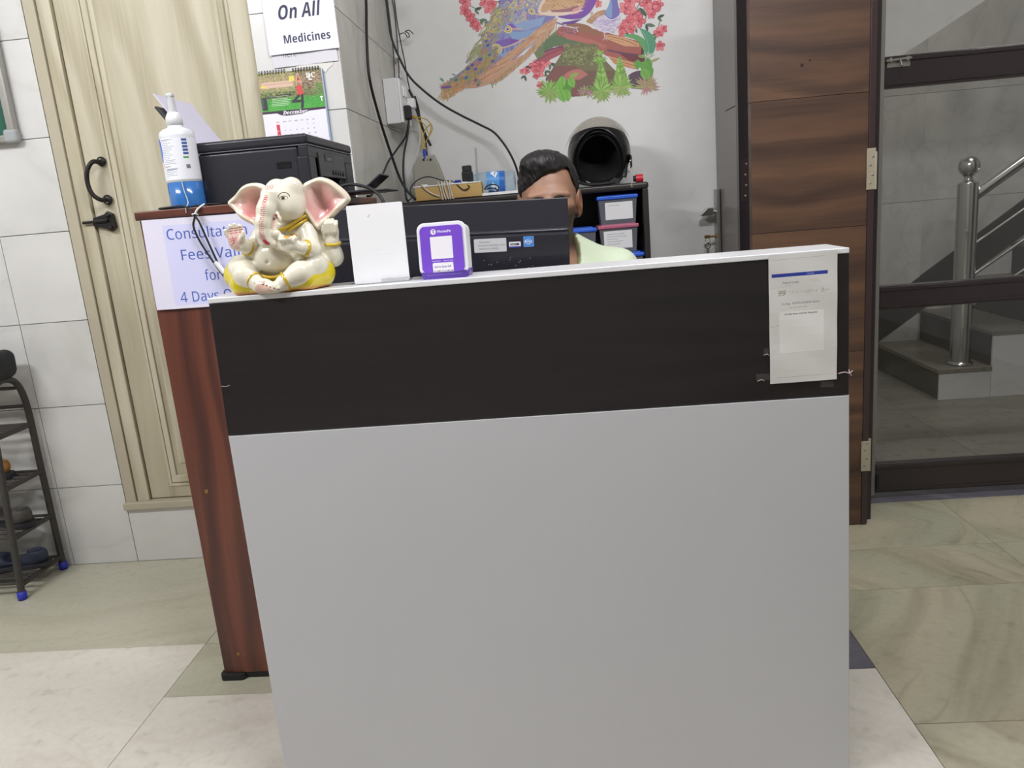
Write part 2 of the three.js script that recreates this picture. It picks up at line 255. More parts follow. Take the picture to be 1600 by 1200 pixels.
// ---------- door 4: brown framed glass door and post ----------
const door4 = struct('door_4');
{
  const t = door4;
  part('door_post', bx(1.006, 0, -2.80, 1.034, 2.2, -2.60, 0.002), M.frameDark, t);
  part('stile', [bx(1.094, 0.02, -2.80, 1.112, 2.18, -2.765, 0.002)], M.greyTrim, t);
  part('stile', [bx(2.0, 0.02, -2.80, 2.09, 2.18, -2.765, 0.002)], M.frameDark, t);
  const rail = (y0, y1) => part('rail', [bx(1.112, y0, -2.80, 2.0, y1, -2.765, 0.003), bx(1.112, y0 + 0.008, -2.767, 2.0, y0 + 0.016, -2.761, 0.002), bx(1.112, y1 - 0.018, -2.767, 2.0, y1 - 0.004, -2.760, 0.002)], M.frameDark, t);
  const r0 = rail(0.03, 0.142); rail(0.716, 0.800); const r2 = rail(1.456, 1.556); rail(2.06, 2.18);
  part('pane', bx(1.108, 0.138, -2.784, 2.004, 0.72, -2.779), M.glass, t); part('pane', bx(1.108, 0.797, -2.784, 2.004, 1.46, -2.779), M.glass, t); part('pane', bx(1.108, 1.552, -2.784, 2.004, 2.064, -2.779), M.glass, t);
  part('tower_bolt', [bx(1.118, 1.520, -2.766, 1.192, 1.552, -2.7625, 0.001), bar([1.112, 1.541, -2.754], [1.192, 1.544, -2.754], 0.004), bx(1.122, 1.536, -2.764, 1.130, 1.55, -2.75, 0.002), bx(1.176, 1.536, -2.764, 1.184, 1.55, -2.75, 0.002), bar([1.156, 1.543, -2.756], [1.158, 1.52, -2.744], 0.0035)], M.steelDull, r2, 'steel tower bolt');
  part('bolt', [bx(1.112, 0.055, -2.765, 1.124, 0.10, -2.752, 0.002)], M.rubber, r0);
}
// ---------- stair hall behind the glass ----------
const hallTile = phy({ map: marbleSide, roughness: 0.35, color: 0xe8e8ea });
{
  const f = struct('floor_hall'); part('screed', bx(1.0, -0.14, -5.0, 3.9, -0.012, -2.86), M.slab, f);
  for (const [x0, x1] of [[1.0, 1.7], [1.7, 2.6], [2.6, 3.8]]) for (const [z0, z1] of [[-4.86, -4.05], [-4.05, -3.45], [-3.45, -2.86]]) part('floor_slab', uvm(bx(x0 + 0.001, -0.012, z0 + 0.001, x1 - 0.001, 0, z1 - 0.001), rt() * 5, rt() * 5), M.hallFloor, f);
  const wb = struct('wall_hall_back'); part('wall_core', bx(1.0, -0.1, -5.0, 3.9, 2.85, -4.872), M.paint, wb);
  // dado of large tiles whose top edge climbs with the stairs; joints stay open
  const top = (x) => 1.873 + (x - 2.111) * 0.56, xs = [1.0, 1.58, 2.19, 2.8, 3.41, 3.8], ys = [0, 0.4, 1.01, 1.62, 2.23, 2.84];
  for (let i = 0; i + 1 < xs.length; i++) for (let j = 0; j + 1 < ys.length; j++) {
    const x0 = xs[i] + 0.001, x1 = xs[i + 1] - 0.001, y0 = ys[j] + 0.001, y1 = ys[j + 1] - 0.001, t0 = Math.max(1.6, top(x0)), t1 = Math.max(1.6, top(x1));
    if (y0 >= Math.max(t0, t1)) continue;
    const pts = [[x0, y0], [x1, y0]];
    if (t1 > y1) pts.push([x1, y1]); else if (t1 > y0) pts.push([x1, t1]); else { pts.pop(); pts.push([x0 + (y0 - t0) / 0.56 * -1, y0]); }
    if (t0 >= y1) pts.push([x0, y1]); else { if (t1 > y1) pts.push([2.111 + (y1 - 1.873) / 0.56, y1]); if (t0 > y0) pts.push([x0, t0]); else pts[0] = [2.111 + (y0 - 1.873) / 0.56, y0]; }
    const g = ext(poly(pts), 0.012); g.translate(0, 0, -4.872 + (i < 2 ? 0.01 : 0)); part('wall_tile', uvm(g, rt() * 5, rt() * 5), hallTile, wb);
  }
  struct('wall_hall_right', bx(3.8, -0.1, -5.0, 3.92, 2.85, -2.74), M.paint);
  struct('wall_hall_left', bx(0.95, -0.1, -5.0, 1.06, 2.85, -3.62), M.paint);
  const tread = phy({ map: T.hallFloor, color: 0xf6f5f2, roughness: 0.35 }), riser = plain(0x2f2e30, 0.35), sideM = phy({ map: marbleWhite, roughness: 0.4, color: 0xdadada });
  const st = struct('stairs');
  for (let i = 0; i < 7; i++) {
    const x = 1.943 + 0.262 * i, y = 0.166 + 0.185 * i, yb = i ? y - 0.185 : 0;
    part('tread', uvm(bx(x - 0.012, y - 0.022, -4.86, x + 0.262, y, -4.038, 0.003), rt() * 3, rt() * 3), tread, st);
    part('riser', bx(x, yb, -4.86, x + 0.02, y - 0.022, -4.06), riser, st);
    part('side_panel', uvm(bx(x + 0.001, 0, -4.06, x + 0.261, y - 0.022, -4.048), rt() * 3, rt() * 3), sideM, st);
  }
  const sk = ext(poly([[1.06, 0], [1.943, 0], [1.943, 0.166], [3.7, 1.41], [3.7, 1.62], [1.99, 0.42], [1.9, 0.38], [1.9, 0.1], [1.06, 0.1]]), 0.014); sk.translate(0, 0, -4.86); struct('baseboard_hall', sk, plain(0x3b3938, 0.4));
  const hr = thing('stair_railing', 'polished steel stair railing with a ball topped newel post behind the glass', 'railing', [2.085, 0.166, -4.13]);
  const post = part('newel_post', lathe([[0, 0], [0.062, 0], [0.062, 0.012], [0.052, 0.018], [0.049, 0.02], [0.049, 0.44], [0.0505, 0.442], [0.0505, 0.45], [0.049, 0.452], [0.049, 0.70], [0.0505, 0.702], [0.0505, 0.71], [0.049, 0.712], [0.049, 0.935], [0.03, 0.945], [0.02, 0.955], [0.022, 0.97], [0.03, 0.975]], 32), M.steel, hr);
  part('ball_cap', ball(0.05, 0, 1.02, 0, 1, 1, 1, 24), M.steel, post);
  const dirx = 1.6, dy = dirx * 0.66;
  part('handrail', bar([0.03, 0.87, 0], [0.03 + dirx, 0.87 + dy, 0], 0.027, 20), M.steel, hr);
  for (const y of [0.62, 0.46, 0.30]) part('rod', bar([0.03, y, 0], [0.03 + dirx, y + dy, 0], 0.0075), M.steel, hr);
  part('baluster', bar([1.3, 0.70, 0], [1.3, 1.70, 0], 0.02), M.steel, hr);
}
// ---------- reception counter ----------
{
  const t = thing('reception_counter', 'reception counter with dark wenge band above a plain white front panel', 'counter');
  const slab = (pts, z0, d, off) => { const g = ext(poly(pts), d - 0.003, 0.0015); g.translate(0, 0, z0 + 0.0015); return uvm(g, off || 0); };
  part('front_panel', slab([[-0.6515, 0.002], [0.5125, 0.002], [0.501, 0.799], [-0.649, 0.799]], -1.39, 0.02), M.white, t, 'plain white laminate panel');
  part('fascia', slab([[-0.6495, 0.803], [0.5005, 0.803], [0.4975, 1.052], [-0.6425, 1.052]], -1.39, 0.02, 0.35), M.wenge, t, 'dark wenge laminate band');
  part('ledge', bx(-0.6445, 1.054, -1.485, 0.4985, 1.0635, -1.3685, 0.0015), M.edge, t, 'pale glossy top ledge');
  part('back_panel', bx(-0.64, 0.002, -1.485, 0.495, 1.054, -1.467), M.white, t);
  part('side_panel', bx(-0.647, 0.002, -1.467, -0.632, 1.054, -1.391), M.wenge, t); part('side_panel', bx(0.485, 0.002, -1.467, 0.497, 1.054, -1.391), M.white, t);
  part('desk_top', bx(-0.64, 0.72, -1.79, 0.49, 0.745, -1.486, 0.003), M.wenge, t); part('desk_leg', bx(0.46, 0.002, -1.788, 0.485, 0.72, -1.49), M.white, t); part('desk_leg', bx(-0.635, 0.002, -1.788, -0.61, 0.72, -1.49), M.white, t);
  const tape = phy({ color: 0xb9b4ae, roughness: 0.2, transparent: true, opacity: 0.05 }), flake = plain(0xb9a8a4, 0.5);
  for (const q of [[0.352, 0.884, 0.3605, 0.897], [0.338, 0.839, 0.3625, 0.851], [0.452, 0.8185, 0.474, 0.829]]) part('tape', bx(q[0], q[1], -1.3695, q[2], q[3], -1.3692), tape, t);
  part('tape_scrap', [tube([[0.34, 0.838, -1.3685], [0.347, 0.841, -1.366], [0.352, 0.838, -1.3685]], 0.0007), tube([[0.482, 0.842, -1.3685], [0.492, 0.845, -1.364], [0.499, 0.843, -1.362], [0.505, 0.847, -1.363]], 0.0009), tube([[0.499, 0.849, -1.365], [0.5, 0.842, -1.362], [0.504, 0.838, -1.364]], 0.001), tube([[0.352, 0.885, -1.3685], [0.358, 0.887, -1.3675], [0.361, 0.884, -1.3685]], 0.0006), tube([[-0.646, 0.899, -1.3685], [-0.638, 0.898, -1.367], [-0.63, 0.8995, -1.3685]], 0.0005)], flake, t);
}
// paper with payment print taped on the fascia
{
  const W1 = 0.1165, H1 = 0.229;
  const map = canv(590, 1160, (c, w, h) => {
    c.fillStyle = '#dcdad6'; c.fillRect(0, 0, w, h);
    const r = rngOf(5); for (let i = 0; i < 26; i++) { c.strokeStyle = `rgba(${r() < 0.5 ? '255,255,252' : '170,168,160'},0.16)`; c.lineWidth = 2 + r() * 10; c.beginPath(); const y = r() * h, x = r() * w; c.moveTo(x, y); c.lineTo(x + 60 + r() * 160, y - 20 + r() * 30); c.stroke(); }
    c.save(); c.translate(0, 10);
    c.fillStyle = '#2c3f9e'; c.fillRect(26, 158, 482, 30); c.fillStyle = '#cfd6ff'; c.font = '15px sans-serif'; c.fillText('◦ ▪ ▫', 40, 179); c.fillText('▪ ◉ ▟ ▟ ▪▪ ◼ 10:50 AM', 256, 179);
    c.fillStyle = '#5c5c60'; c.font = '26px sans-serif'; c.fillText('←', 44, 248); c.fillText('Paytm Code', 120, 250); c.fillText('⋮', 470, 246);
    c.fillStyle = '#76702c'; c.font = 'italic 62px sans-serif'; c.fillText('99', 74, 352);
    c.strokeStyle = 'rgba(112,106,60,0.75)'; c.lineWidth = 3.2; let x = 176; for (let i = 0; i < 15; i++) { c.beginPath(); c.moveTo(x, 312 + r() * 34); c.lineTo(x + 2 + r() * 12, 312 + r() * 34); c.stroke(); x += 10 + r() * 14; }
    c.font = 'italic 46px sans-serif'; c.fillStyle = 'rgba(112,106,60,0.75)'; c.fillText('3', 446, 344); c.beginPath(); c.moveTo(484, 322); c.lineTo(494, 342); c.moveTo(502, 322); c.lineTo(516, 330); c.stroke();
    c.fillStyle = '#55555a'; c.font = '27px sans-serif'; c.fillText('⎙', 74, 436); c.fillText('To Pay', 108, 440); c.font = '25px sans-serif'; c.fillText('NAVIN KUMAR SAHU', 204, 436); c.fillStyle = '#a08a78'; c.font = '17px sans-serif'; c.fillText('Scan this Paytm Code', 168, 470);
    c.fillStyle = '#e9e8e4'; c.fillRect(88, 500, 388, 370); c.fillStyle = '#3c3c40'; c.font = 'bold 20px sans-serif'; c.fillText('Do this Now and Get Rewards', 134, 528);
    c.restore();
    c.strokeStyle = 'rgba(150,148,140,0.6)'; c.lineWidth = 3; c.beginPath(); c.moveTo(10, 640); c.lineTo(80, 632); c.moveTo(60, 1108); c.lineTo(560, 1104); c.moveTo(30, 46); c.lineTo(480, 40); c.stroke();
  });
  const m = solo('payment_notice', 'wrinkled paper payment notice taped to the dark counter band, blue bar across it', 'paper', sheet(W1, H1, (u, v) => 0.0012 * Math.sin(u * 5 + v * 9) * Math.sin(v * 7), 0.0005, 16), std({ map, roughness: 0.55 }), [0.42, 0.9465, -1.3672]); m.rotation.z = 0.006;
}
// ---------- brown side table with printer ----------
{
  const t = thing('side_table', 'tall reddish brown wooden table behind the left end of the counter', 'table', [-0.70, 0, -2.06]);
  const b = (a) => bx(a[0] + 0.70, a[1], a[2] + 2.06, a[3] + 0.70, a[4], a[5] + 2.06, a[6] ?? 0.002);
  part('table_top', uvm(b([-0.985, 1.2215, -2.36, -0.535, 1.2415, -1.793, 0.003]), 0, 0, true), M.brown, t);
  part('front_panel', uvm(b([-0.978, 0.018, -1.818, -0.55, 1.221, -1.80]), 0.15), M.brown, t);
  part('side_panel', b([-0.978, 0.018, -2.34, -0.96, 1.221, -1.819]), M.brown, t); part('side_panel', b([-0.568, 0.018, -2.34, -0.55, 1.221, -1.819]), M.brown, t);
  const foot = (x, z) => { const g = ext(rrect(-0.032, -0.014, 0.032, 0.014, 0.009), 0.016, 0.002); g.rotateX(-Math.PI / 2); g.translate(x, 0.002, z); part('foot', g, M.rubber, t, 'black plastic foot'); };
  foot(-0.954 + 0.70, -1.806 + 2.06); foot(-0.954 + 0.70, -2.325 + 2.06); foot(-0.575 + 0.70, -1.806 + 2.06); foot(-0.575 + 0.70, -2.325 + 2.06);
  part('plinth', b([-0.92, 0.002, -1.816, -0.61, 0.018, -1.802, 0.001]), M.rubber, t);
  for (const [x, y] of [[-0.936, 0.539], [-0.93, 0.074], [-0.58, 0.539], [-0.58, 0.074]]) part('screw', ball(0.0055, x + 0.70, y, 0.2602, 1, 1, 0.35), M.brass, t);
}
{
  const map = canv(1180, 850, (c, w, h) => {
    c.fillStyle = '#e4e0f0'; c.fillRect(0, 0, w, h); c.fillStyle = '#d6d6f6'; c.fillRect(190, 62, w - 280, h - 92);
    c.fillStyle = '#4460b4'; c.font = '136px Carlito, Calibri, "Liberation Sans", sans-serif'; const s = (q, x, y, wd) => { c.save(); c.translate(x, y); const m = c.measureText(q).width; c.scale(wd / m, 1.0); c.fillText(q, 0, 0); c.restore(); };
    s('Consultation', 212, 196, 790); s('Fees Valid', 312, 394, 680); s('for', 520, 598, 165); s('4 Days Only', 250, 792, 690);
  });
  const m = solo('fees_notice', 'lilac white paper about consultation fees taped to the brown table', 'paper', sheet(0.296, 0.212, (u, v) => 0.004 * (1 - u) * (1 - u) * (0.4 + v * 0.2) + 0.0006 * Math.sin(u * 9 + v * 5), 0.0005, 18), std({ map, roughness: 0.8 }), [-0.824, 1.1135, -1.7965]); m.rotation.z = -0.012;
}
{
  const X = -0.71, Z = -2.075, t = thing('printer', 'black inkjet printer on the brown table, output tray to the right', 'printer', [X, 1.2415, Z]);
  const b = (x0, y0, z0, x1, y1, z1, r = 0.002) => bx(x0 - X, y0 - 1.2415, z0 - Z, x1 - X, y1 - 1.2415, z1 - Z, r);
  part('body', [b(-0.846, 1.2415, -2.28, -0.60, 1.364, -1.872, 0.008), b(-0.60, 1.335, -2.28, -0.576, 1.364, -1.872, 0.004), b(-0.605, 1.2415, -1.93, -0.576, 1.34, -1.872, 0.005), b(-0.605, 1.2415, -2.28, -0.576, 1.34, -2.2, 0.005), b(-0.605, 1.2415, -2.21, -0.578, 1.258, -1.92, 0.003)], M.printer, t);
  part('lid', [b(-0.85, 1.366, -2.282, -0.574, 1.3905, -1.87, 0.008), b(-0.77, 1.389, -2.2, -0.62, 1.394, -1.95, 0.002)], M.printer, t);
  part('seam', b(-0.848, 1.3638, -2.281, -0.575, 1.3662, -1.8712, 0.0004), plain(0x6c6c74, 0.3), t);
  const cp = part('control_panel', [b(-0.579, 1.292, -2.185, -0.5735, 1.352, -1.945, 0.003)], M.printerDark, t);
  part('button', [0, 1, 2, 3, 4].map((i) => bar([-0.5735 - X, 0.065, -2.16 + i * 0.024 - Z], [-0.5715 - X, 0.065, -2.16 + i * 0.024 - Z], 0.006)), M.printer, cp);
  const lg = canv(256, 64, (c, w, h) => { c.fillStyle = '#1d1d22'; c.fillRect(0, 0, w, h); c.fillStyle = '#8a8a92'; c.font = 'bold 50px serif'; c.fillText('Canon', 52, 48); });
  const pl = new THREE.PlaneGeometry(0.075, 0.017); pl.rotateY(Math.PI / 2); pl.translate(-0.5728 - X, 1.345 - 1.2415 - 0.005, -2.035 - Z); part('maker_name', pl, std({ map: lg, roughness: 0.4 }), cp);
  part('slot', [b(-0.604, 1.258, -2.2, -0.60, 1.335, -1.93, 0.001)], M.printerDark, t);
  part('rib', [0, 1, 2, 3].map((i) => b(-0.6, 1.26, -2.19 + i * 0.018, -0.577, 1.334, -2.183 + i * 0.018, 0.001)), M.printer, t);
  part('side_recess', b(-0.655, 1.315, -1.8725, -0.62, 1.33, -1.8705, 0.0005), M.printerDark, t);
  part('output_tray', [b(-0.58, 1.246, -2.14, -0.455, 1.252, -1.93, 0.002), b(-0.46, 1.246, -2.10, -0.415, 1.251, -1.97, 0.002)], M.printer, t);
  { const g = new RoundedBoxGeometry(0.006, 0.05, 0.10, 2, 0.002); g.rotateZ(-0.95); g.translate(-0.452 - X, 0.032, -2.03 - Z); part('tray_flap', g, M.printer, t); }
  { const g = new RoundedBoxGeometry(0.006, 0.13, 0.235, 2, 0.002); g.rotateZ(0.6); g.translate(-0.925 - X, 0.197, -2.058 - Z); part('paper_support', g, M.printer, t); }
  const s = sheet(0.205, 0.185, (u, v) => 0.004 * v * v, 0.0016, 8); s.rotateY(Math.PI / 2); s.rotateZ(0.6);
  solo('paper_sheet', 'white paper standing in the rear feeder of the black printer', 'paper', s, M.lilacPaper, [-0.922, 1.447, -2.065]);
}
// hand sanitiser bottle
{
  const t = thing('sanitiser_bottle', 'pump bottle of blue hand sanitiser beside the black printer', 'bottle', [-0.877, 1.2415, -1.852]);
  part('liquid', lathe([[0, 0], [0.036, 0], [0.0405, 0.004], [0.0405, 0.06], [0, 0.06]]), phy({ color: 0x3f86d8, roughness: 0.15, transmission: 0.35, thickness: 0.04, clearcoat: 0.4 }), t, 'blue liquid in the clear base');
  part('body', lathe([[0, 0.0605], [0.0405, 0.0605], [0.0405, 0.164], [0.0385, 0.174], [0.03, 0.181], [0.018, 0.185], [0.018, 0.192], [0, 0.192]]), phy({ color: 0xe3e7ec, roughness: 0.25, clearcoat: 0.3 }), t);
  part('cap', lathe([[0, 0.19], [0.0185, 0.19], [0.0185, 0.207], [0.015, 0.214], [0.0125, 0.219], [0, 0.219]]), M.plasticWhite, t);
  part('pump', [cyl(0.0088, 0.0105, 0.026, 0, 0.231, 0), cyl(0.0078, 0.0082, 0.016, 0, 0.2505, 0), bx(-0.0085, 0.252, -0.008, 0.0085, 0.2625, 0.008, 0.004)], phy({ color: 0xeef0f2, roughness: 0.25, transmission: 0.4, thickness: 0.01 }), t);
  const map = canv(1024, 420, (c, w, h) => {
    c.fillStyle = '#eef0f6'; c.fillRect(0, 0, w, h); c.fillStyle = '#3a6fd6'; c.beginPath(); c.ellipse(250, 110, 60, 130, 0, 0, 7); c.fill(); c.fillStyle = '#c8443c'; c.fillRect(282, 250, 20, 44); c.fillStyle = '#3e5a9c'; for (let i = 0; i < 5; i++) c.fillRect(700, 10 + i * 34, 90, 24); c.fillStyle = '#4c9a44'; c.fillRect(690, 190, 90, 18); c.fillStyle = '#7a7a80'; c.fillRect(716, 270, 70, 40);
    const r = rngOf(3); c.fillStyle = '#8d90a0'; for (let i = 0; i < 22; i++) { if (i === 15 || i === 16) continue; c.fillRect(330, 14 + i * 17, 120 + r() * 150, 4); } c.fillStyle = '#5a5e74'; c.fillRect(330, 14, 170, 6); c.fillRect(330, 280, 120, 6); c.fillRect(360, 310, 200, 6);
    c.fillStyle = '#ffffff'; c.font = 'bold 30px sans-serif'; c.save(); c.translate(240, 200); c.rotate(-1.4); c.fillText('Sanitizer', 0, 0); c.restore();
  });
  const g = new THREE.CylinderGeometry(0.0409, 0.0409, 0.094, 48, 1, true, -1.7, 3.4); g.translate(0, 0.112, 0); part('label', g, std({ map, roughness: 0.4, side: THREE.DoubleSide }), t, 'printed white label with blue oval');
  part('thread', tube([[0.012, 0.062, 0.0412], [0.014, 0.04, 0.0412], [0.019, 0.012, 0.042], [0.02, -0.001, 0.0595], [0.019, -0.012, 0.0602]], 0.0011), M.whiteWire, t);
}
// cables draped over the table edge
{
  const t = thing('draped_cable', 'thin black cables tied together, hanging over the fees notice', 'cable', [-0.84, 1.22, -1.78]);
  const o = (l) => l.map(([x, y, z]) => [x + 0.84, y - 1.22, z + 1.78]);
  part('wire', tube(o([[-0.838, 1.2445, -1.83], [-0.86, 1.2445, -1.82], [-0.905, 1.2445, -1.82], [-0.925, 1.2445, -1.80], [-0.9, 1.2455, -1.796], [-0.865, 1.2455, -1.797], [-0.845, 1.236, -1.786], [-0.835, 1.223, -1.784], [-0.842, 1.2, -1.783], [-0.836, 1.168, -1.785], [-0.818, 1.128, -1.785], [-0.803, 1.099, -1.785], [-0.79, 1.078, -1.783], [-0.778, 1.055, -1.782]]), 0.0024, 90), M.rubber, t);
  part('wire', tube(o([[-0.79, 1.2445, -1.83], [-0.815, 1.2445, -1.806], [-0.83, 1.234, -1.787], [-0.833, 1.222, -1.782], [-0.826, 1.207, -1.781], [-0.817, 1.175, -1.781], [-0.808, 1.142, -1.782], [-0.798, 1.106, -1.783], [-0.788, 1.075, -1.783]]), 0.0024, 60), M.rubber, t);
  part('twist_tie', [new THREE.TorusGeometry(0.006, 0.0018, 8, 16).rotateX(1.3).translate(0.0065, 0.004, -0.003), tube(o([[-0.834, 1.225, -1.783], [-0.826, 1.236, -1.786], [-0.815, 1.246, -1.80]]), 0.0025)], M.whiteWire, t, 'white twist tie');
  const c = part('connector', [bar([0.036, -0.108, -0.004], [0.053, -0.135, -0.003], 0.0058)], M.plasticWhite, t, 'white sleeve'); part('plug', bar([0.053, -0.135, -0.003], [0.066, -0.155, -0.002], 0.006), M.rubber, c);
}
// ---------- monitor seen from behind ----------
{
  const X = -0.24, Y = 0.746, Z = -1.66, t = thing('monitor', 'black all-in-one monitor seen from behind, small stickers on its back', 'monitor', [X, Y, Z]); t.rotation.z = -0.034;
  const prof = [[-0.035, 0.112], [-0.035, 0.462], [-0.022, 0.464], [-0.016, 0.4625], [0.0, 0.4035], [0.0035, 0.401], [0.0035, 0.396], [0.006, 0.39], [0.006, 0.16], [-0.01, 0.112]].map(([a, b]) => [a, b - 0.0135]);
  const s = new THREE.Shape(prof.map(([z, y]) => new THREE.Vector2(z, y))); const g = ext(s, 0.516, 0.002); g.rotateY(-Math.PI / 2); g.translate(0.25, 0, 0);
  // the profile's x axis is the depth axis
  part('back_cover', uvm(g), M.blackGloss, t);
  part('ridge', bx(-0.2655, 0.3835, 0.001, 0.2495, 0.389, 0.0075, 0.0024), phy({ color: 0x55555c, roughness: 0.14, metalness: 0.5 }), t, 'glossy ridge');
  part('bezel', bx(-0.268, 0.0945, -0.043, 0.252, 0.4525, -0.036, 0.003), M.black, t);
  part('screen', bx(-0.255, 0.117, -0.0445, 0.24, 0.44, -0.0435), plain(0x0c0d10, 0.1), t);
  part('stand', [bx(-0.05, 0.006, -0.02, 0.05, 0.2, 0.004, 0.004), bx(-0.11, 0, -0.09, 0.11, 0.008, 0.07, 0.004)], M.black, t);
  const stick = (name, x0, y0, x1, y1, cw, ch, draw, label) => { const s = rrect(x0, y0, x1, y1, 0.002), q = ext(s, 0.0006); const p = q.attributes.position, uv = []; for (let i = 0; i < p.count; i++) uv.push((p.getX(i) - x0) / (x1 - x0), (p.getY(i) - y0) / (y1 - y0)); q.setAttribute('uv', new THREE.Float32BufferAttribute(uv, 2)); q.translate(-X, -Y, 0.0081); part(name, q, std({ map: canv(cw, ch, draw), roughness: 0.45 }), t, label); };
  stick('sticker', -0.19, 1.093, -0.121, 1.1215, 560, 200, (c, w, h) => { c.fillStyle = '#d2d2d4'; c.fillRect(0, 0, w, h); c.fillStyle = '#4c4c52'; c.font = '34px sans-serif'; c.fillText('Information:', 90, 62); c.fillText('Serial No ID V20220Nec 1:v19-10', 64, 112); c.fillText('Model No ID c4V60801', 80, 160); }, 'grey printed label');
  stick('sticker', -0.1155, 1.1, -0.0905, 1.1125, 200, 100, (c, w, h) => { c.fillStyle = '#e8e8ec'; c.fillRect(0, 0, w, h); c.fillStyle = '#3c3ca8'; c.fillRect(0, 78, w, 22); c.fillStyle = '#33333a'; c.fillRect(22, 26, 150, 34); c.fillStyle = '#e8e8ec'; c.font = 'bold 26px sans-serif'; c.fillText('WinPro', 34, 53); }, 'small white label');
  stick('sticker', -0.0848, 1.1005, -0.0625, 1.1225, 200, 200, (c, w, h) => { c.fillStyle = '#3a7fd0'; c.fillRect(0, 0, w, h); c.strokeStyle = '#8cc2f2'; c.lineWidth = 8; c.strokeRect(12, 12, w - 24, h - 24); c.fillStyle = '#fff'; c.font = 'bold 60px sans-serif'; c.fillText('intel', 32, 116); c.strokeStyle = '#fff'; c.lineWidth = 7; c.beginPath(); c.ellipse(100, 96, 74, 44, -0.15, 0.6, 5.4); c.stroke(); c.font = '24px sans-serif'; c.fillText('inside', 66, 160); }, 'blue square sticker');
  const r = rngOf(9), dust = []; for (let i = 0; i < 16; i++) dust.push(ball(0.0006 + r() * 0.0009, 0.06 + r() * 0.12, 0.305 + r() * 0.03, 0.0082, 1, 1, 0.3, 6)); part('dust', dust, plain(0x8a8a90, 0.8), t);
}
// ---------- standing card and payment speaker on the ledge ----------
{
  const t = thing('standing_card', 'plain white upright card in a clear stand between the figurine and purple speaker', 'card', [-0.3285, 1.0635, -1.415]); t.rotation.y = 0.03;
  const map = canv(720, 1000, (c, w, h) => { c.fillStyle = '#fbfbfd'; c.fillRect(0, 0, w, h); c.strokeStyle = '#9a9aa4'; c.lineWidth = 6; c.beginPath(); c.moveTo(262, 148); c.lineTo(272, 160); c.lineTo(292, 130); c.stroke(); c.fillStyle = '#dcdce4'; c.font = '22px sans-serif'; c.fillText('— — —', 350, 60); c.fillText('—  —— ——— —', 270, 590); c.fillText('— ——  — ——— ———', 290, 660); });
  const g = ext(rrect(-0.0515, 0.002, 0.0515, 0.143, 0.003), 0.0025); { const p = g.attributes.position, uv = []; for (let i = 0; i < p.count; i++) uv.push((p.getX(i) + 0.0515) / 0.103, (p.getY(i) - 0.002) / 0.141); g.setAttribute('uv', new THREE.Float32BufferAttribute(uv, 2)); } g.rotateX(-0.05);
  part('card', g, std({ map, roughness: 0.5 }), t);
  part('stand', [bx(-0.05, 0.0, -0.04, 0.0515, 0.0022, 0.016, 0.001), bx(0.0, 0.002, 0.006, 0.0515, 0.008, 0.0085, 0.001)], phy({ color: 0xe8eaec, roughness: 0.1, transmission: 0.7, thickness: 0.002 }), t, 'clear plastic foot');
}
{
  const t = thing('payment_speaker', 'small purple and white payment speaker box standing on the counter ledge', 'speaker', [-0.206, 1.0635, -1.425]); t.rotation.y = -0.1;
  const lean = (g) => { g.rotateX(-0.09); g.translate(0, 0, 0.03); return g; };
  part('case', lean(bx(-0.042, 0.008, -0.055, 0.043, 0.098, -0.002, 0.012)), M.plasticWhite, t);
  const bz = rrect(-0.044, 0.0075, 0.044, 0.0995, 0.0125); const bezel = ext(bz, 0.004, 0.0015); bezel.translate(0, 0, -0.004); part('bezel', lean(bezel), plain(0xf6f6fa, 0.35), t);
  const map = canv(640, 660, (c, w, h) => {
    c.fillStyle = '#7f4fd6'; c.fillRect(0, 0, w, h); const wht = '#fbf8ff'; c.fillStyle = wht; c.beginPath(); c.arc(206, 82, 41, 0, 7); c.fill(); c.strokeStyle = '#6a3fb8'; c.lineWidth = 7; c.beginPath(); c.moveTo(186, 66); c.lineTo(228, 66); c.moveTo(194, 66); c.quadraticCurveTo(190, 94, 210, 96); c.quadraticCurveTo(220, 96, 218, 66); c.lineTo(218, 108); c.moveTo(196, 58); c.quadraticCurveTo(208, 46, 218, 62); c.stroke();
    c.fillStyle = wht; c.font = 'bold 50px sans-serif'; c.fillText('PhonePe', 262, 100); c.beginPath(); c.roundRect(150, 152, 330, 318, 8); c.fill();
    c.font = 'bold 17px sans-serif'; c.fillText('ACCEPTED HERE', 156, 506); c.fillText('BHIM▸ UPI▸ RuPay', 328, 506);
    c.beginPath(); c.roundRect(160, 524, 312, 160, 18); c.fill(); c.fillStyle = '#5a4a86'; c.font = 'bold 40px sans-serif'; c.fillText('All in One QR', 184, 598); c.fillStyle = '#cfccd6'; c.fillRect(160, 632, 312, 28); c.fillStyle = '#55535c'; c.fillRect(236, 640, 26, 10); c.fillRect(380, 638, 24, 10); c.fillRect(438, 636, 16, 14);
  });
  const fp = ext(rrect(-0.0395, 0.012, 0.0395, 0.0945, 0.009), 0.0012); { const p = fp.attributes.position, uv = []; for (let i = 0; i < p.count; i++) uv.push((p.getX(i) + 0.0395) / 0.079, (p.getY(i) - 0.012) / 0.0825); fp.setAttribute('uv', new THREE.Float32BufferAttribute(uv, 2)); } fp.translate(0, 0, 0.0018); part('front_panel', lean(fp), phy({ map, roughness: 0.35, clearcoat: 0.2 }), t, 'purple printed panel with a blank white square');
  const sk = new THREE.CylinderGeometry(1, 0.93, 0.013, 4, 1); sk.rotateY(Math.PI / 4); sk.scale(0.0605, 1, 0.042); sk.translate(0, 0.0067, 0.002); part('base', sk.toNonIndexed(), plain(0x5c35ae, 0.35), t, 'purple base');
}
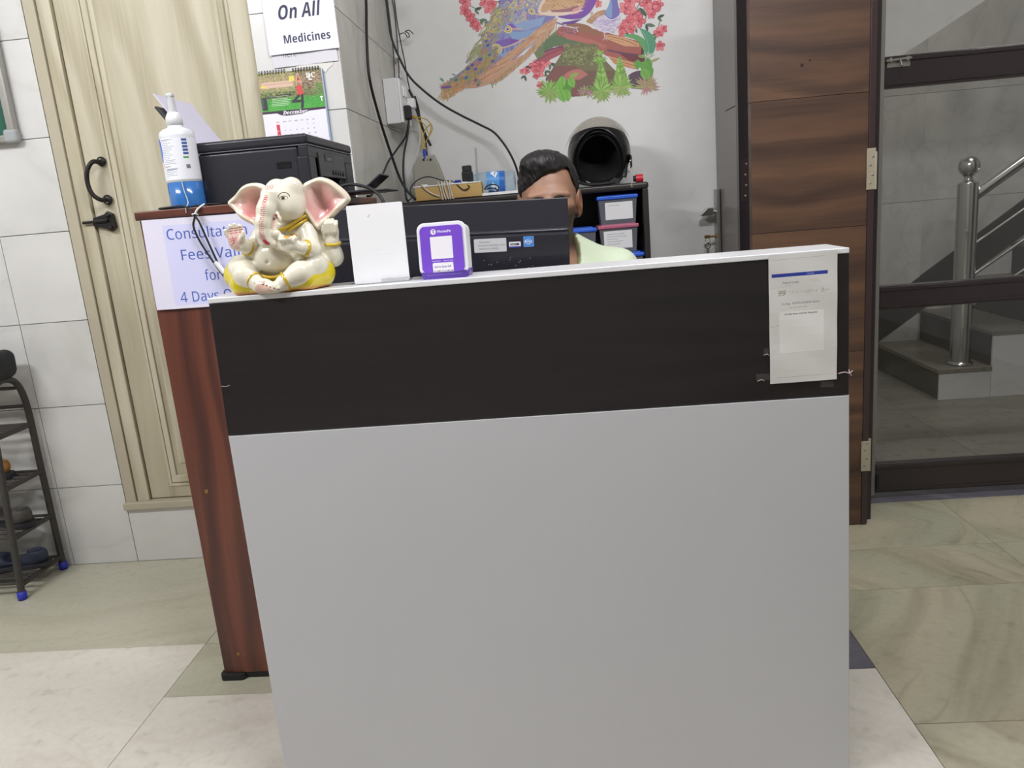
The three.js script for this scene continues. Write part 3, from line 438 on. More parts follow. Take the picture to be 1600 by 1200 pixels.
// ---------- implicit surfaces ----------
function nets(f, lo, hi, h) {
  const n = [0, 1, 2].map((k) => Math.ceil((hi[k] - lo[k]) / h) + 1), [nx, ny, nzz] = n, F = new Float32Array(nx * ny * nzz);
  for (let k = 0, q = 0; k < nzz; k++) for (let j = 0; j < ny; j++) for (let i = 0; i < nx; i++) F[q++] = f(lo[0] + i * h, lo[1] + j * h, lo[2] + k * h);
  const id = new Int32Array(F.length).fill(-1), pos = [], sx = 1, sy = nx, sz = nx * ny, ofs = [0, 1, sy, sy + 1, sz, sz + 1, sz + sy, sz + sy + 1];
  const E = []; for (let a = 0; a < 8; a++) for (const b of [1, 2, 4]) if (!(a & b)) E.push([a, a | b]);
  for (let k = 0; k < nzz - 1; k++) for (let j = 0; j < ny - 1; j++) for (let i = 0; i < nx - 1; i++) {
    const q = i + j * sy + k * sz; let m = 0; for (let c = 0; c < 8; c++) if (F[q + ofs[c]] < 0) m |= 1 << c;
    if (m === 0 || m === 255) continue;
    let x = 0, y = 0, z = 0, w = 0;
    for (const [a, b] of E) { const A = F[q + ofs[a]], B = F[q + ofs[b]]; if ((A < 0) === (B < 0)) continue; const t = A / (A - B); x += lerp(a & 1, b & 1, t); y += lerp(a >> 1 & 1, b >> 1 & 1, t); z += lerp(a >> 2, b >> 2, t); w++; }
    id[q] = pos.length / 3; pos.push(lo[0] + (i + x / w) * h, lo[1] + (j + y / w) * h, lo[2] + (k + z / w) * h);
  }
  const idx = [], quad = (a, b, c, d, flip) => { if (a < 0 || b < 0 || c < 0 || d < 0) return; flip ? idx.push(a, c, b, a, d, c) : idx.push(a, b, c, a, c, d); };
  for (let k = 1; k < nzz - 1; k++) for (let j = 1; j < ny - 1; j++) for (let i = 1; i < nx - 1; i++) {
    const q = i + j * sy + k * sz, A = F[q] < 0;
    if (A !== F[q + sx] < 0) quad(id[q - sy - sz], id[q - sz], id[q], id[q - sy], !A);
    if (A !== F[q + sy] < 0) quad(id[q - sx - sz], id[q - sx], id[q], id[q - sz], !A);
    if (A !== F[q + sz] < 0) quad(id[q - sx - sy], id[q - sy], id[q], id[q - sx], !A);
  }
  const N = new Float32Array(pos.length), e = h * 0.6;
  for (let i = 0; i < pos.length; i += 3) { const [x, y, z] = [pos[i], pos[i + 1], pos[i + 2]]; let a = f(x + e, y, z) - f(x - e, y, z), b = f(x, y + e, z) - f(x, y - e, z), c = f(x, y, z + e) - f(x, y, z - e); const l = Math.hypot(a, b, c) || 1; N[i] = a / l; N[i + 1] = b / l; N[i + 2] = c / l; }
  const g = new THREE.BufferGeometry(); g.setAttribute('position', new THREE.Float32BufferAttribute(pos, 3)); g.setAttribute('normal', new THREE.BufferAttribute(N, 3)); g.setIndex(idx); return g;
}
function tint(g, fn) { const p = g.attributes.position, n = g.attributes.normal, c = new Float32Array(p.count * 3), k = new THREE.Color(); for (let i = 0; i < p.count; i++) { const q = fn(p.getX(i), p.getY(i), p.getZ(i), n.getX(i), n.getY(i), n.getZ(i)); k.setRGB(q[0] / 255, q[1] / 255, q[2] / 255, THREE.SRGBColorSpace); c[i * 3] = k.r; c[i * 3 + 1] = k.g; c[i * 3 + 2] = k.b; } g.setAttribute('color', new THREE.BufferAttribute(c, 3)); return g; }
// planar paint: triangles that face +z take uv in the given rectangle, the others a blank corner
function paintUV(g, x0, y0, x1, y1) {
  const q = g.toNonIndexed(), p = q.attributes.position, n = q.attributes.normal, uv = new Float32Array(p.count * 2);
  for (let i = 0; i < p.count; i += 3) { let front = true; for (let k = 0; k < 3; k++) if (n.getZ(i + k) < 0.03) front = false; for (let k = 0; k < 3; k++) { uv[(i + k) * 2] = front ? (p.getX(i + k) - x0) / (x1 - x0) : 0.004; uv[(i + k) * 2 + 1] = front ? (p.getY(i + k) - y0) / (y1 - y0) : 0.996; } }
  q.setAttribute('uv', new THREE.BufferAttribute(uv, 2)); return q;
}
const smin = (a, b, k) => { const h = Math.max(k - Math.abs(a - b), 0) / k; return Math.min(a, b) - h * h * k * 0.25; };
const smax = (a, b, k) => -smin(-a, -b, k);
const ell = (x, y, z, c, r) => { const a = (x - c[0]) / r[0], b = (y - c[1]) / r[1], d = (z - c[2]) / r[2], k0 = Math.hypot(a, b, d), k1 = Math.hypot(a / r[0], b / r[1], d / r[2]); return k1 < 1e-9 ? -Math.min(...r) : k0 * (k0 - 1) / k1; };
const sph = (x, y, z, c, r) => Math.hypot(x - c[0], y - c[1], z - c[2]) - r;
function cap(x, y, z, a, b, ra, rb) { const dx = b[0] - a[0], dy = b[1] - a[1], dz = b[2] - a[2], px = x - a[0], py = y - a[1], pz = z - a[2], t = clamp((px * dx + py * dy + pz * dz) / (dx * dx + dy * dy + dz * dz)); return Math.hypot(px - dx * t, py - dy * t, pz - dz * t) - lerp(ra, rb, t); }
function chain(x, y, z, pts, k) { let d = 1e9; for (let i = 0; i + 1 < pts.length; i++) d = smin(d, cap(x, y, z, pts[i], pts[i + 1], pts[i][3], pts[i + 1][3]), k); return d; }
function polySdf(px, py, v) { let d = 1e9, s = 1; for (let i = 0, j = v.length - 1; i < v.length; j = i++) { const ex = v[j][0] - v[i][0], ey = v[j][1] - v[i][1], wx = px - v[i][0], wy = py - v[i][1], t = clamp((wx * ex + wy * ey) / (ex * ex + ey * ey)), bx_ = wx - ex * t, by = wy - ey * t; d = Math.min(d, bx_ * bx_ + by * by); const c1 = py >= v[i][1], c2 = py < v[j][1], c3 = ex * wy > ey * wx; if ((c1 && c2 && c3) || (!c1 && !c2 && !c3)) s = -s; } return s * Math.sqrt(d); }

// ---------- seated elephant headed figurine ----------
{
  const t = thing('figurine', 'glossy ivory elephant headed deity figurine with pink ears, seated on the counter ledge', 'figurine', [-0.5, 1.0635, -1.432]);
  const fingers = (x, y, z, list, r, k) => { let d = 1e9; for (const [a, b, c] of list) d = Math.min(d, c ? Math.min(cap(x, y, z, a, b, r, r), cap(x, y, z, b, c, r, r * 0.85)) : cap(x, y, z, a, b, r, r * 0.85)); return d; };
  const lf = [0, 1, 2, 3].map((i) => [[-0.0935 + i * 0.0086, 0.112 + (i === 0 ? -0.004 : 0), 0.046], [-0.0955 + i * 0.009, 0.1195 + [-0.004, 0.001, 0.003, 0.001][i], 0.047], [-0.0955 + i * 0.009, 0.124 + [-0.006, 0.001, 0.003, 0.0][i], 0.0485]]); lf.push([[-0.07, 0.098, 0.05], [-0.0635, 0.106, 0.053], [-0.062, 0.112, 0.053]]);
  const rf = [0, 1, 2, 3].map((i) => [[0.0765 + i * 0.0062, 0.1, 0.0115], [0.077 + i * 0.0066, 0.114 - (i === 3 ? 0.003 : 0), 0.0125], [0.078 + i * 0.0062, 0.121 - (i === 3 ? 0.004 : 0), 0.006]]); rf.push([[0.073, 0.092, 0.008], [0.071, 0.104, 0.012], [0.0725, 0.11, 0.012]]);
  const mf = [0, 1, 2, 3].map((i) => [[0.011 + i * 0.0055, 0.088 + i * 0.001, 0.066], [0.009 + i * 0.0055, 0.094, 0.068], [0.01 + i * 0.0055, 0.096, 0.062]]); mf.push([[0.03, 0.088, 0.064], [0.034, 0.094, 0.062], [0.033, 0.097, 0.06]]);
  const torso = (x, y, z) => { let d = ell(x, y, z, [-0.020, 0.062, 0.013], [0.046, 0.038, 0.038]); d = smin(d, ell(x, y, z, [0.001, 0.098, 0.0], [0.047, 0.034, 0.032]), 0.02); return smin(d, ell(x, y, z, [-0.01, 0.075, -0.012], [0.05, 0.055, 0.028]), 0.015); };
  const head = (x, y, z) => { let d = ell(x, y, z, [0.012, 0.160, 0.012], [0.036, 0.037, 0.036]); d = smin(d, sph(x, y, z, [-0.001, 0.181, 0.018], 0.0205), 0.007); d = smin(d, sph(x, y, z, [0.026, 0.182, 0.016], 0.0205), 0.006); d = smin(d, ell(x, y, z, [0.022, 0.146, 0.026], [0.021, 0.02, 0.02]), 0.012); return smin(d, ell(x, y, z, [-0.005, 0.168, 0.034], [0.017, 0.022, 0.015]), 0.012); };
  const trunk = (x, y, z) => chain(x, y, z, [[-0.008, 0.172, 0.042, 0.016], [-0.014, 0.148, 0.054, 0.0155], [-0.020, 0.125, 0.061, 0.0138], [-0.0225, 0.106, 0.063, 0.0125], [-0.0195, 0.093, 0.061, 0.0115], [-0.0095, 0.0875, 0.059, 0.0095]], 0.006);
  const body = (x, y, z) => {
    let d = torso(x, y, z);
    if (y > 0.08) { d = smin(d, head(x, y, z), 0.01); d = smin(d, trunk(x, y, z), 0.006); d = smin(d, chain(x, y, z, [[0.002, 0.139, 0.046, 0.0045], [0.007, 0.132, 0.052, 0.004], [0.009, 0.1275, 0.054, 0.003]], 0.002), 0.002); }
    // arms
    let a = chain(x, y, z, [[-0.042, 0.108, 0.004, 0.019], [-0.064, 0.078, 0.018, 0.015], [-0.0675, 0.086, 0.036, 0.0125]], 0.01);
    if (x < -0.04) { let hnd = ell(x, y, z, [-0.0795, 0.099, 0.045], [0.0165, 0.019, 0.0085]); hnd = smin(hnd, fingers(x, y, z, lf, 0.0045), 0.003); a = smin(a, hnd, 0.008); }
    let b = chain(x, y, z, [[0.048, 0.104, -0.008, 0.019], [0.068, 0.06, -0.01, 0.0165], [0.0795, 0.053, -0.006, 0.016], [0.0825, 0.08, 0.0, 0.0128]], 0.012);
    if (x > 0.05) { let hnd = ell(x, y, z, [0.0845, 0.1, 0.002], [0.0135, 0.02, 0.0105]); hnd = smin(hnd, fingers(x, y, z, rf, 0.0039), 0.0025); b = smin(b, hnd, 0.007); }
    let c = chain(x, y, z, [[0.04, 0.104, 0.008, 0.019], [0.052, 0.07, 0.03, 0.015], [0.041, 0.076, 0.05, 0.0125]], 0.01);
    { let hnd = ell(x, y, z, [0.022, 0.083, 0.057], [0.0165, 0.0145, 0.011]); hnd = smin(hnd, fingers(x, y, z, mf, 0.0041), 0.0025); hnd = smin(hnd, sph(x, y, z, [0.0, 0.104, 0.058], 0.0085), 0.003); hnd = smin(hnd, cap(x, y, z, [0.002, 0.1, 0.058], [0.016, 0.094, 0.058], 0.006, 0.006), 0.003); c = smin(c, hnd, 0.008); }
    d = smin(d, Math.min(a, b, c), 0.007);
    // crossed legs and feet
    if (y < 0.085) {
      let l = chain(x, y, z, [[-0.045, 0.04, 0.0, 0.026], [-0.088, 0.046, 0.02, 0.0235], [-0.072, 0.034, 0.046, 0.021], [-0.05, 0.021, 0.058, 0.0145]], 0.012);
      let r = chain(x, y, z, [[0.02, 0.036, 0.0, 0.026], [0.050, 0.040, 0.022, 0.0235], [0.03, 0.03, 0.048, 0.021], [0.0, 0.017, 0.06, 0.0145]], 0.012);
      d = smin(d, Math.min(l, r), 0.006);
      let f = ell(x, y, z, [-0.037, 0.0145, 0.064], [0.02, 0.0145, 0.0125]); f = smin(f, ell(x, y, z, [-0.019, 0.0105, 0.068], [0.022, 0.0115, 0.0115]), 0.004);
      for (let i = 0; i < 5; i++) { f = smin(f, sph(x, y, z, [-0.047 + i * 0.0045, 0.0235 - Math.abs(i - 2.4) * 0.0008 + 0.0015, 0.068], 0.0033), 0.0018); f = smin(f, sph(x, y, z, [-0.031 + i * 0.0066, 0.02 - i * 0.0027, 0.075], 0.0032), 0.0018); }
      d = smin(d, f, 0.004);
    }
    d += 0.0035 * Math.exp(-(((x + 0.027) ** 2 + (y - 0.056) ** 2) / 0.000012)) * (z > 0.03 ? 1 : 0);
    return Math.max(d, -y + 0.0008);
  };
  const PX = (x) => (x + 0.13) / 0.26 * 1300, PY = (y) => (1 - y / 0.22) * 1100;
  const paint = canv(1300, 1100, (c, w, h) => {
    c.fillStyle = '#ece6d2'; c.fillRect(0, 0, w, h);
    const L = (pts, col, lw) => { c.strokeStyle = col; c.lineWidth = lw; c.lineCap = 'round'; c.beginPath(); pts.forEach(([x, y], i) => i ? c.lineTo(PX(x), PY(y)) : c.moveTo(PX(x), PY(y))); c.stroke(); };
    const red = '#c02c48', r = rngOf(77);
    // forehead mark
    for (let i = 0; i < 3; i++) { c.strokeStyle = red; c.lineWidth = 3; c.beginPath(); c.ellipse(PX(-0.008 + i * 0.0042), PY(0.1855), 9 - i, 13, 0, 0, 7); c.stroke(); }
    L([[-0.0095, 0.1895], [0.002, 0.1895]], red, 3);
    // trunk motif
    const tc = (s) => { const P = [[-0.0085, 0.17], [-0.012, 0.15], [-0.0175, 0.128], [-0.0205, 0.108], [-0.0175, 0.094], [-0.013, 0.089]], f = s * (P.length - 1), i = Math.min(P.length - 2, f | 0), u = f - i; return [lerp(P[i][0], P[i + 1][0], u), lerp(P[i][1], P[i + 1][1], u)]; };
    for (let i = 0; i < 34; i++) { const [x, y] = tc(i / 33); const wd = 0.0042 - 0.0008 * (i / 33); c.strokeStyle = red; c.lineWidth = 3; if (i < 3 || i > 25) { c.beginPath(); c.lineWidth = 4; c.ellipse(PX(x), PY(y), 14, 10, 0, 0, 7); c.stroke(); } else { L([[x - wd, y + 0.0006], [x + wd, y - 0.0004]], red, 4); if (i % 2) L([[x - wd, y], [x - wd * 0.6, y - 0.002]], red, 2.4); c.fillStyle = red; c.beginPath(); c.arc(PX(x + (r() - 0.5) * wd), PY(y - 0.001), 2.6, 0, 7); c.fill(); } }
    // eyes
    const eye = (x, y, s, d) => { c.fillStyle = '#f4efe2'; c.beginPath(); c.ellipse(PX(x), PY(y), 34 * s, 16, -0.06 * d, 0, 7); c.fill(); c.fillStyle = '#8c7a52'; c.beginPath(); c.ellipse(PX(x) - 3 * d, PY(y), 18 * s, 15, 0, 0, 7); c.fill(); c.fillStyle = '#26221c'; c.beginPath(); c.arc(PX(x) - 3 * d, PY(y) + 1, 8.5, 0, 7); c.fill(); c.strokeStyle = '#55504a'; c.lineWidth = 5; c.beginPath(); c.ellipse(PX(x), PY(y) + 2, 36 * s, 20, -0.06 * d, Math.PI, 2 * Math.PI); c.stroke(); c.strokeStyle = '#8a8478'; c.lineWidth = 3; c.beginPath(); c.ellipse(PX(x), PY(y), 36 * s, 16, 0, 0, Math.PI); c.stroke(); c.strokeStyle = '#2e2c30'; c.lineWidth = 6; c.beginPath(); c.ellipse(PX(x) + 4 * d, PY(y) + 12, 52 * s, 62, 0, Math.PI * 1.12, Math.PI * 1.88); c.stroke(); };
    eye(0.0185, 0.1655, 1, 1); eye(-0.0235, 0.1695, 0.45, -1);
    c.fillStyle = '#b8344a'; c.beginPath(); c.ellipse(PX(0.003), PY(0.135), 12, 24, -0.4, 0, 7); c.fill();
    // raised palm, lines and finger joints
    for (let i = 0; i < 4; i++) { const x = -0.0935 + i * 0.0088; for (const y of [0.1115, 0.1155, 0.1195]) if (i) L([[x - 0.0035, y - 0.0006 + i * 0.0006], [x + 0.0035, y + 0.0004 + i * 0.0006]], red, 6); }
    for (const [a, b] of [[[-0.091, 0.102], [-0.075, 0.1035]], [[-0.0905, 0.098], [-0.077, 0.1005]], [[-0.088, 0.091], [-0.08, 0.098]], [[-0.083, 0.106], [-0.081, 0.094]]]) L([a, b], red, 6);
    c.fillStyle = 'rgba(224,150,150,0.35)'; c.beginPath(); c.ellipse(PX(-0.082), PY(0.1), 70, 90, 0, 0, 7); c.fill();
    // foot soles and toes
    c.fillStyle = 'rgba(226,178,160,0.75)'; c.beginPath(); c.moveTo(PX(-0.05), PY(0.003)); c.quadraticCurveTo(PX(-0.05), PY(0.02), PX(-0.036), PY(0.0195)); c.quadraticCurveTo(PX(-0.02), PY(0.018), PX(-0.014), PY(0.004)); c.fill();
    c.fillStyle = '#b03c48'; for (let i = 0; i < 5; i++) { c.beginPath(); c.arc(PX(-0.0475 + i * 0.0045), PY(0.0235 - Math.abs(i - 2.4) * 0.0008), 5, 0, 7); c.fill(); c.beginPath(); c.ellipse(PX(-0.031 + i * 0.0066), PY(0.0185 - i * 0.0027), 8, 6, 0.5, 0, 7); c.fill(); }
    c.fillStyle = '#7d7768'; c.beginPath(); c.arc(PX(-0.027), PY(0.056), 5, 0, 7); c.fill();
    c.fillStyle = '#e0a84e'; c.beginPath(); c.ellipse(PX(0.021), PY(0.099), 34, 18, 0.3, 0, 7); c.fill();
  });
  const glaze = (o) => phy({ roughness: 0.2, clearcoat: 0.7, clearcoatRoughness: 0.08, ...o });
  part('body', paintUV(nets(body, [-0.115, -0.002, -0.05], [0.105, 0.21, 0.09], 0.0016), -0.13, 0, 0.13, 0.22), glaze({ map: paint }), t);
  const curve = (l) => new THREE.CatmullRomCurve3(l.map(([x, y]) => V(x, y, 0)), true, 'centripetal').getPoints(64).slice(0, 64).map((p) => [p.x, p.y]);
  const ears = [[[0.044, 0.187], [0.06, 0.196], [0.077, 0.1985], [0.095, 0.1925], [0.109, 0.180], [0.1215, 0.165], [0.125, 0.154], [0.112, 0.140], [0.096, 0.128], [0.08, 0.117], [0.064, 0.104], [0.056, 0.108], [0.046, 0.124], [0.038, 0.14], [0.036, 0.165]], [[-0.02, 0.187], [-0.034, 0.196], [-0.052, 0.199], [-0.072, 0.193], [-0.09, 0.181], [-0.1065, 0.167], [-0.093, 0.150], [-0.078, 0.134], [-0.062, 0.122], [-0.048, 0.1155], [-0.037, 0.124], [-0.026, 0.137], [-0.016, 0.16]]];
  ears.forEach((o, k) => {
    const out = curve(o), s = k ? -1 : 1, root = k ? -0.018 : 0.04;
    const mid = (x, y) => { const u = Math.max(0, (x - root) * s); return -0.002 - u * 0.10 + 0.0055 * Math.sin(u * 130 + (y - 0.15) * 40) * (u > 0.01 ? 1 : u / 0.01); };
    const f = (x, y, z) => { const d2 = polySdf(x, y, out), z0 = mid(x, y), rim = 0.006 * Math.exp(-((d2 + 0.006) ** 2) / 0.00003) + 0.007 * sstep(-0.028, -0.006, d2), dz = Math.abs(z - z0 - rim * 0.75) - 0.004 - rim * 0.25; return smax(d2, dz, 0.007); };
    const g = nets(f, k ? [-0.112, 0.108, -0.03] : [0.03, 0.098, -0.03], k ? [-0.008, 0.205, 0.02] : [0.13, 0.205, 0.02], 0.0016);
    tint(g, (x, y, z, a, b, c) => { const d2 = polySdf(x, y, out), ww = sstep(-0.009, -0.013, d2) * (c > 0.1 ? 1 : 0); const u = Math.max(0, (x - root) * s), st = clamp(0.75 + 0.28 * Math.sin(u * 130 + (y - 0.15) * 40 + 2.2) + 0.18 * nz(x * 90, y * 90, 3)); const low = sstep(0.19, 0.125, y); return mix3([240, 226, 204], mix3([240, 212, 198], [226, 140, 142], clamp(st * (0.25 + 0.75 * low))), ww); });
    part('ear', g, glaze({ vertexColors: true }), t, 'large spread ear, pink inside with ivory rim');
  });
  // yellow garment under the legs
  const yellow = glaze({ color: 0xd9c21c, roughness: 0.28 }), gold = glaze({ color: 0xd8b62a, roughness: 0.25, metalness: 0.2 });
  const dh = (x, y, z) => { let d = chain(x, y, z, [[-0.04, 0.026, -0.006, 0.03], [-0.096, 0.034, 0.010, 0.0285], [-0.081, 0.019, 0.036, 0.0235], [-0.056, 0.011, 0.05, 0.0125]], 0.012); d = Math.min(d, chain(x, y, z, [[0.02, 0.026, -0.006, 0.03], [0.053, 0.028, 0.010, 0.0268], [0.034, 0.019, 0.038, 0.0235], [0.006, 0.009, 0.052, 0.0125]], 0.012)); d = smin(d, ell(x, y, z, [-0.02, 0.022, -0.012], [0.062, 0.026, 0.034]), 0.014); return smax(smax(d, -y + 0.0003, 0.003), y - 0.066, 0.004); };
  part('garment', tint(nets(dh, [-0.13, -0.002, -0.06], [0.09, 0.075, 0.075], 0.0018), (x, y, z) => { const e = sstep(0.003, 0.009, y) ; return mix3([206, 140, 40], [226, 206, 30], e); }), glaze({ vertexColors: true }), t, 'yellow garment hem around the crossed legs');
  const band = (n, c, r, rt_, ax, lab) => { const g = new THREE.TorusGeometry(r, rt_, 10, 28); g.applyQuaternion(new THREE.Quaternion().setFromUnitVectors(V(0, 0, 1), V(...ax).normalize())); g.translate(...c); part(n, g, gold, t, lab); };
  band('bracelet', [-0.067, 0.0835, 0.031], 0.0128, 0.0029, [-0.35, 0.35, 0.9], 'yellow bracelet'); band('bracelet', [0.0822, 0.0785, -0.0005], 0.0138, 0.0029, [0.1, 1, 0.2], 'yellow bracelet'); band('bracelet', [0.0445, 0.0745, 0.0445], 0.0138, 0.0028, [-0.6, 0.3, 0.75], 'yellow bracelet');
  band('anklet', [-0.054, 0.0245, 0.0555], 0.0148, 0.0026, [0.8, -0.45, 0.45], 'yellow anklet'); band('anklet', [0.004, 0.02, 0.0585], 0.0152, 0.0026, [-0.85, -0.35, 0.4], 'yellow anklet');
  part('waistband', tube([[-0.058, 0.052, 0.035], [-0.05, 0.038, 0.046], [-0.03, 0.029, 0.051], [-0.012, 0.029, 0.0495], [0.004, 0.036, 0.044], [0.02, 0.048, 0.03]], 0.0028, 50), gold, t);
  part('necklace', [tube([[0.043, 0.132, 0.012], [0.034, 0.127, 0.026], [0.022, 0.119, 0.0335], [0.01, 0.113, 0.036], [-0.002, 0.11, 0.037]], 0.0032, 40), tube([[0.046, 0.126, 0.008], [0.036, 0.12, 0.024], [0.024, 0.113, 0.032], [0.012, 0.108, 0.034]], 0.0026, 40)], gold, t);
  part('sacred_thread', tube([[-0.032, 0.098, 0.03], [-0.046, 0.085, 0.034], [-0.052, 0.066, 0.036], [-0.053, 0.05, 0.034], [-0.048, 0.04, 0.038]], 0.0032, 40), glaze({ color: 0xdcd6c0 }), t);
}
// ---------- the man at the desk ----------
{
  const HX = -0.015, HY = 1.2, HZ = -2.1;
  const t = thing('person', 'man with short black hair and beard in a pale green t-shirt, seated behind the monitor', 'person', [HX, 0, HZ]);
  // local frame: x right, y up from the floor, z towards the counter
  const hd = (x, y, z) => {
    y -= HY;
    let d = ell(x, y, z, [0, 0.02, -0.012], [0.0735, 0.085, 0.094]);
    d = smin(d, ell(x, y, z, [0, -0.035, 0.028], [0.062, 0.075, 0.062]), 0.03);
    d = smin(d, ell(x, y, z, [0, -0.088, 0.045], [0.038, 0.028, 0.038]), 0.03);
    d = smin(d, ell(x, y, z, [0, 0.0, 0.079], [0.055, 0.012, 0.014]), 0.02);         // brow ridge
    for (const s of [-1, 1]) {
      d = smin(d, ell(x, y, z, [s * 0.042, -0.028, 0.066], [0.022, 0.016, 0.018]), 0.018); // cheekbone
      d = smax(d, -ell(x, y, z, [s * 0.03, -0.018, 0.094], [0.017, 0.011, 0.012]), 0.01);  // socket
      d = smin(d, ell(x, y, z, [s * 0.029, -0.019, 0.077], [0.0125, 0.0115, 0.0115]), 0.003); d = smax(d, -ell(x, y, z, [s * 0.03, -0.0195, 0.091], [0.0105, 0.0045, 0.012]), 0.002);
      // ear: rim, lobe, hollow
      let e = ell(x, y, z, [s * 0.078, -0.022, -0.008], [0.011, 0.034, 0.021]); e = smax(e, -ell(x, y, z, [s * 0.087, -0.017, 0.0], [0.008, 0.02, 0.011]), 0.005); e = smin(e, ell(x, y, z, [s * 0.0755, -0.05, -0.003], [0.008, 0.011, 0.01]), 0.006);
      d = smin(d, e, 0.006);
    }
    let n = chain(x, y, z, [[0, -0.006, 0.087, 0.008], [0, -0.022, 0.1, 0.0095], [0, -0.034, 0.107, 0.0125]], 0.008); n = smin(n, Math.min(sph(x, y, z, [-0.014, -0.037, 0.096], 0.0085), sph(x, y, z, [0.014, -0.037, 0.096], 0.0085)), 0.006);
    d = smin(d, n, 0.01);
    d = smin(d, ell(x, y, z, [0, -0.063, 0.09], [0.022, 0.0055, 0.009]), 0.004); d = smin(d, ell(x, y, z, [0, -0.073, 0.088], [0.019, 0.0065, 0.009]), 0.004);
    return d;
  };
  const skinF = (x, y, z) => {
    let d = y > 0.96 ? hd(x, y, z) : 1e3;
    d = smin(d, chain(x, y, z, [[0, 1.14, -0.02, 0.058], [0, 1.04, -0.035, 0.06]], 0.03), 0.03);
    d = smin(d, ell(x, y, z, [0, 0.985, -0.05], [0.15, 0.065, 0.07]), 0.05);
    d = smin(d, chain(x, y, z, [[0, 0.92, -0.05, 0.115], [0, 0.72, -0.05, 0.11], [0, 0.55, -0.07, 0.12]], 0.08), 0.05);
    for (const s of [-1, 1]) {
      d = smin(d, chain(x, y, z, [[s * 0.175, 0.975, -0.05, 0.05], [s * 0.215, 0.81, -0.02, 0.043], [s * 0.20, 0.79, 0.10, 0.036], [s * 0.16, 0.775, 0.215, 0.027]], 0.03), 0.03);
      d = smin(d, chain(x, y, z, [[s * 0.09, 0.55, -0.06, 0.088], [s * 0.12, 0.53, 0.2, 0.066], [s * 0.13, 0.5, 0.27, 0.055], [s * 0.13, 0.12, 0.25, 0.04]], 0.04), 0.04);
      d = smin(d, chain(x, y, z, [[s * 0.13, 0.085, 0.235, 0.042], [s * 0.135, 0.05, 0.36, 0.034]], 0.03), 0.02);
    }
    return d;
  };
  const handF = (s) => (x, y, z) => {
    x = x * s; let d = cap(x, y, z, [0.168, 0.777, 0.19], [0.155, 0.773, 0.23], 0.029, 0.025); d = smin(d, ell(x, y, z, [0.148, 0.768, 0.262], [0.04, 0.0145, 0.045]), 0.02);
    for (let i = 0; i < 4; i++) { const bx_ = 0.118 + i * 0.0195, L = [0.062, 0.074, 0.078, 0.068][i]; d = smin(d, chain(x, y, z, [[bx_, 0.769, 0.29, 0.0095], [bx_ - 0.002, 0.772, 0.298 + L * 0.45, 0.009], [bx_ - 0.004, 0.757, 0.298 + L, 0.0078]], 0.004), 0.006); }
    return smin(d, chain(x, y, z, [[0.117, 0.768, 0.245, 0.0115], [0.1, 0.764, 0.272, 0.0105], [0.097, 0.757, 0.296, 0.0085]], 0.004), 0.008);
  };
  const skin = (x, y, z, a, b, c) => {
    const yy = y - HY; let k = [150, 112, 90]; k = mix3(k, [168, 128, 104], clamp(0.5 + nz(x * 25, y * 25, z * 25)) * 0.5);
    k = mix3(k, [134, 84, 66], sstep(0.072, 0.08, Math.abs(x)) * (yy > -0.07 ? 0.6 : 0));
    const line = -0.036 - 0.026 * sstep(0.066, 0.03, Math.abs(x)) + 0.004 * nz(x * 60, y * 60, 2), beard = sstep(line + 0.012, line - 0.018, yy) * sstep(-0.165, -0.125, yy) * (z > -0.03 ? 1 : 0) * (Math.abs(x) < 0.076 ? 1 : 0);
    const mouth = Math.hypot(x / 0.02, (yy + 0.068) / 0.011) < 1 && z > 0.08; const mus = Math.abs(x) < 0.034 && yy > -0.06 && yy < -0.045 && z > 0.08;
    k = mix3(k, [46, 36, 33], (mouth ? 0 : Math.max(beard * 0.86, mus ? 0.85 : 0)) * (0.82 + 0.3 * nz(x * 300, y * 300, z * 300))); if (mouth) k = mix3(k, [120, 70, 62], 0.7);
    return k;
  };
  const gH = nets(skinF, [-0.12, 0.93, -0.14], [0.12, 1.31, 0.135], 0.0032);
  const gB = nets(skinF, [-0.29, -0.005, -0.22], [0.29, 0.997, 0.41], 0.011);
  const gh = [1, -1].map((s) => nets(handF(s), s > 0 ? [0.08, 0.735, 0.17] : [-0.2, 0.735, 0.17], s > 0 ? [0.2, 0.81, 0.39] : [-0.08, 0.81, 0.39], 0.003));
  const all = [gH, gB, ...gh].map((g) => tint(g, skin).toNonIndexed());
  part('body', mergeGeometries(all), phy({ vertexColors: true, roughness: 0.5, sheen: 0.2 }), t);
  // hair: cap over the skull, hairline swept up at the forehead
  const hair = (x, y, z) => {
    const yy = y - HY; let d = ell(x, yy, z, [0.0, 0.03, -0.016], [0.0815, 0.088, 0.101]); d = smin(d, ell(x, yy, z, [-0.018, 0.082, 0.045], [0.05, 0.03, 0.042]), 0.03); d += 0.0022 * nz(x * 160 + y * 40, y * 60, z * 50) + 0.0015 * nz(x * 60, y * 60, z * 60);
    const lineY = x < 0.02 ? lerp(0.012, 0.058, sstep(-0.075, 0.01, x)) : lerp(0.058, 0.066, sstep(0.02, 0.045, x)) - 0.05 * sstep(0.052, 0.072, x);
    const face = smin(smax(yy - lineY, -(z - 0.012 - 0.05 * sstep(0.07, 0.05, Math.abs(x)) * 0.3), 0.012), smax(yy + 0.018, -(z + 0.004), 0.01), 0.006);
    d = smax(d, -face, 0.008);
    d = smax(d, -(yy + 0.045 + 0.03 * sstep(0.0, -0.06, z) * 1.0), 0.01);
    for (const s of [-1, 1]) d = smax(d, -ell(x, yy, z, [s * 0.084, -0.028, -0.01], [0.016, 0.034, 0.026]), 0.004);
    return d;
  };
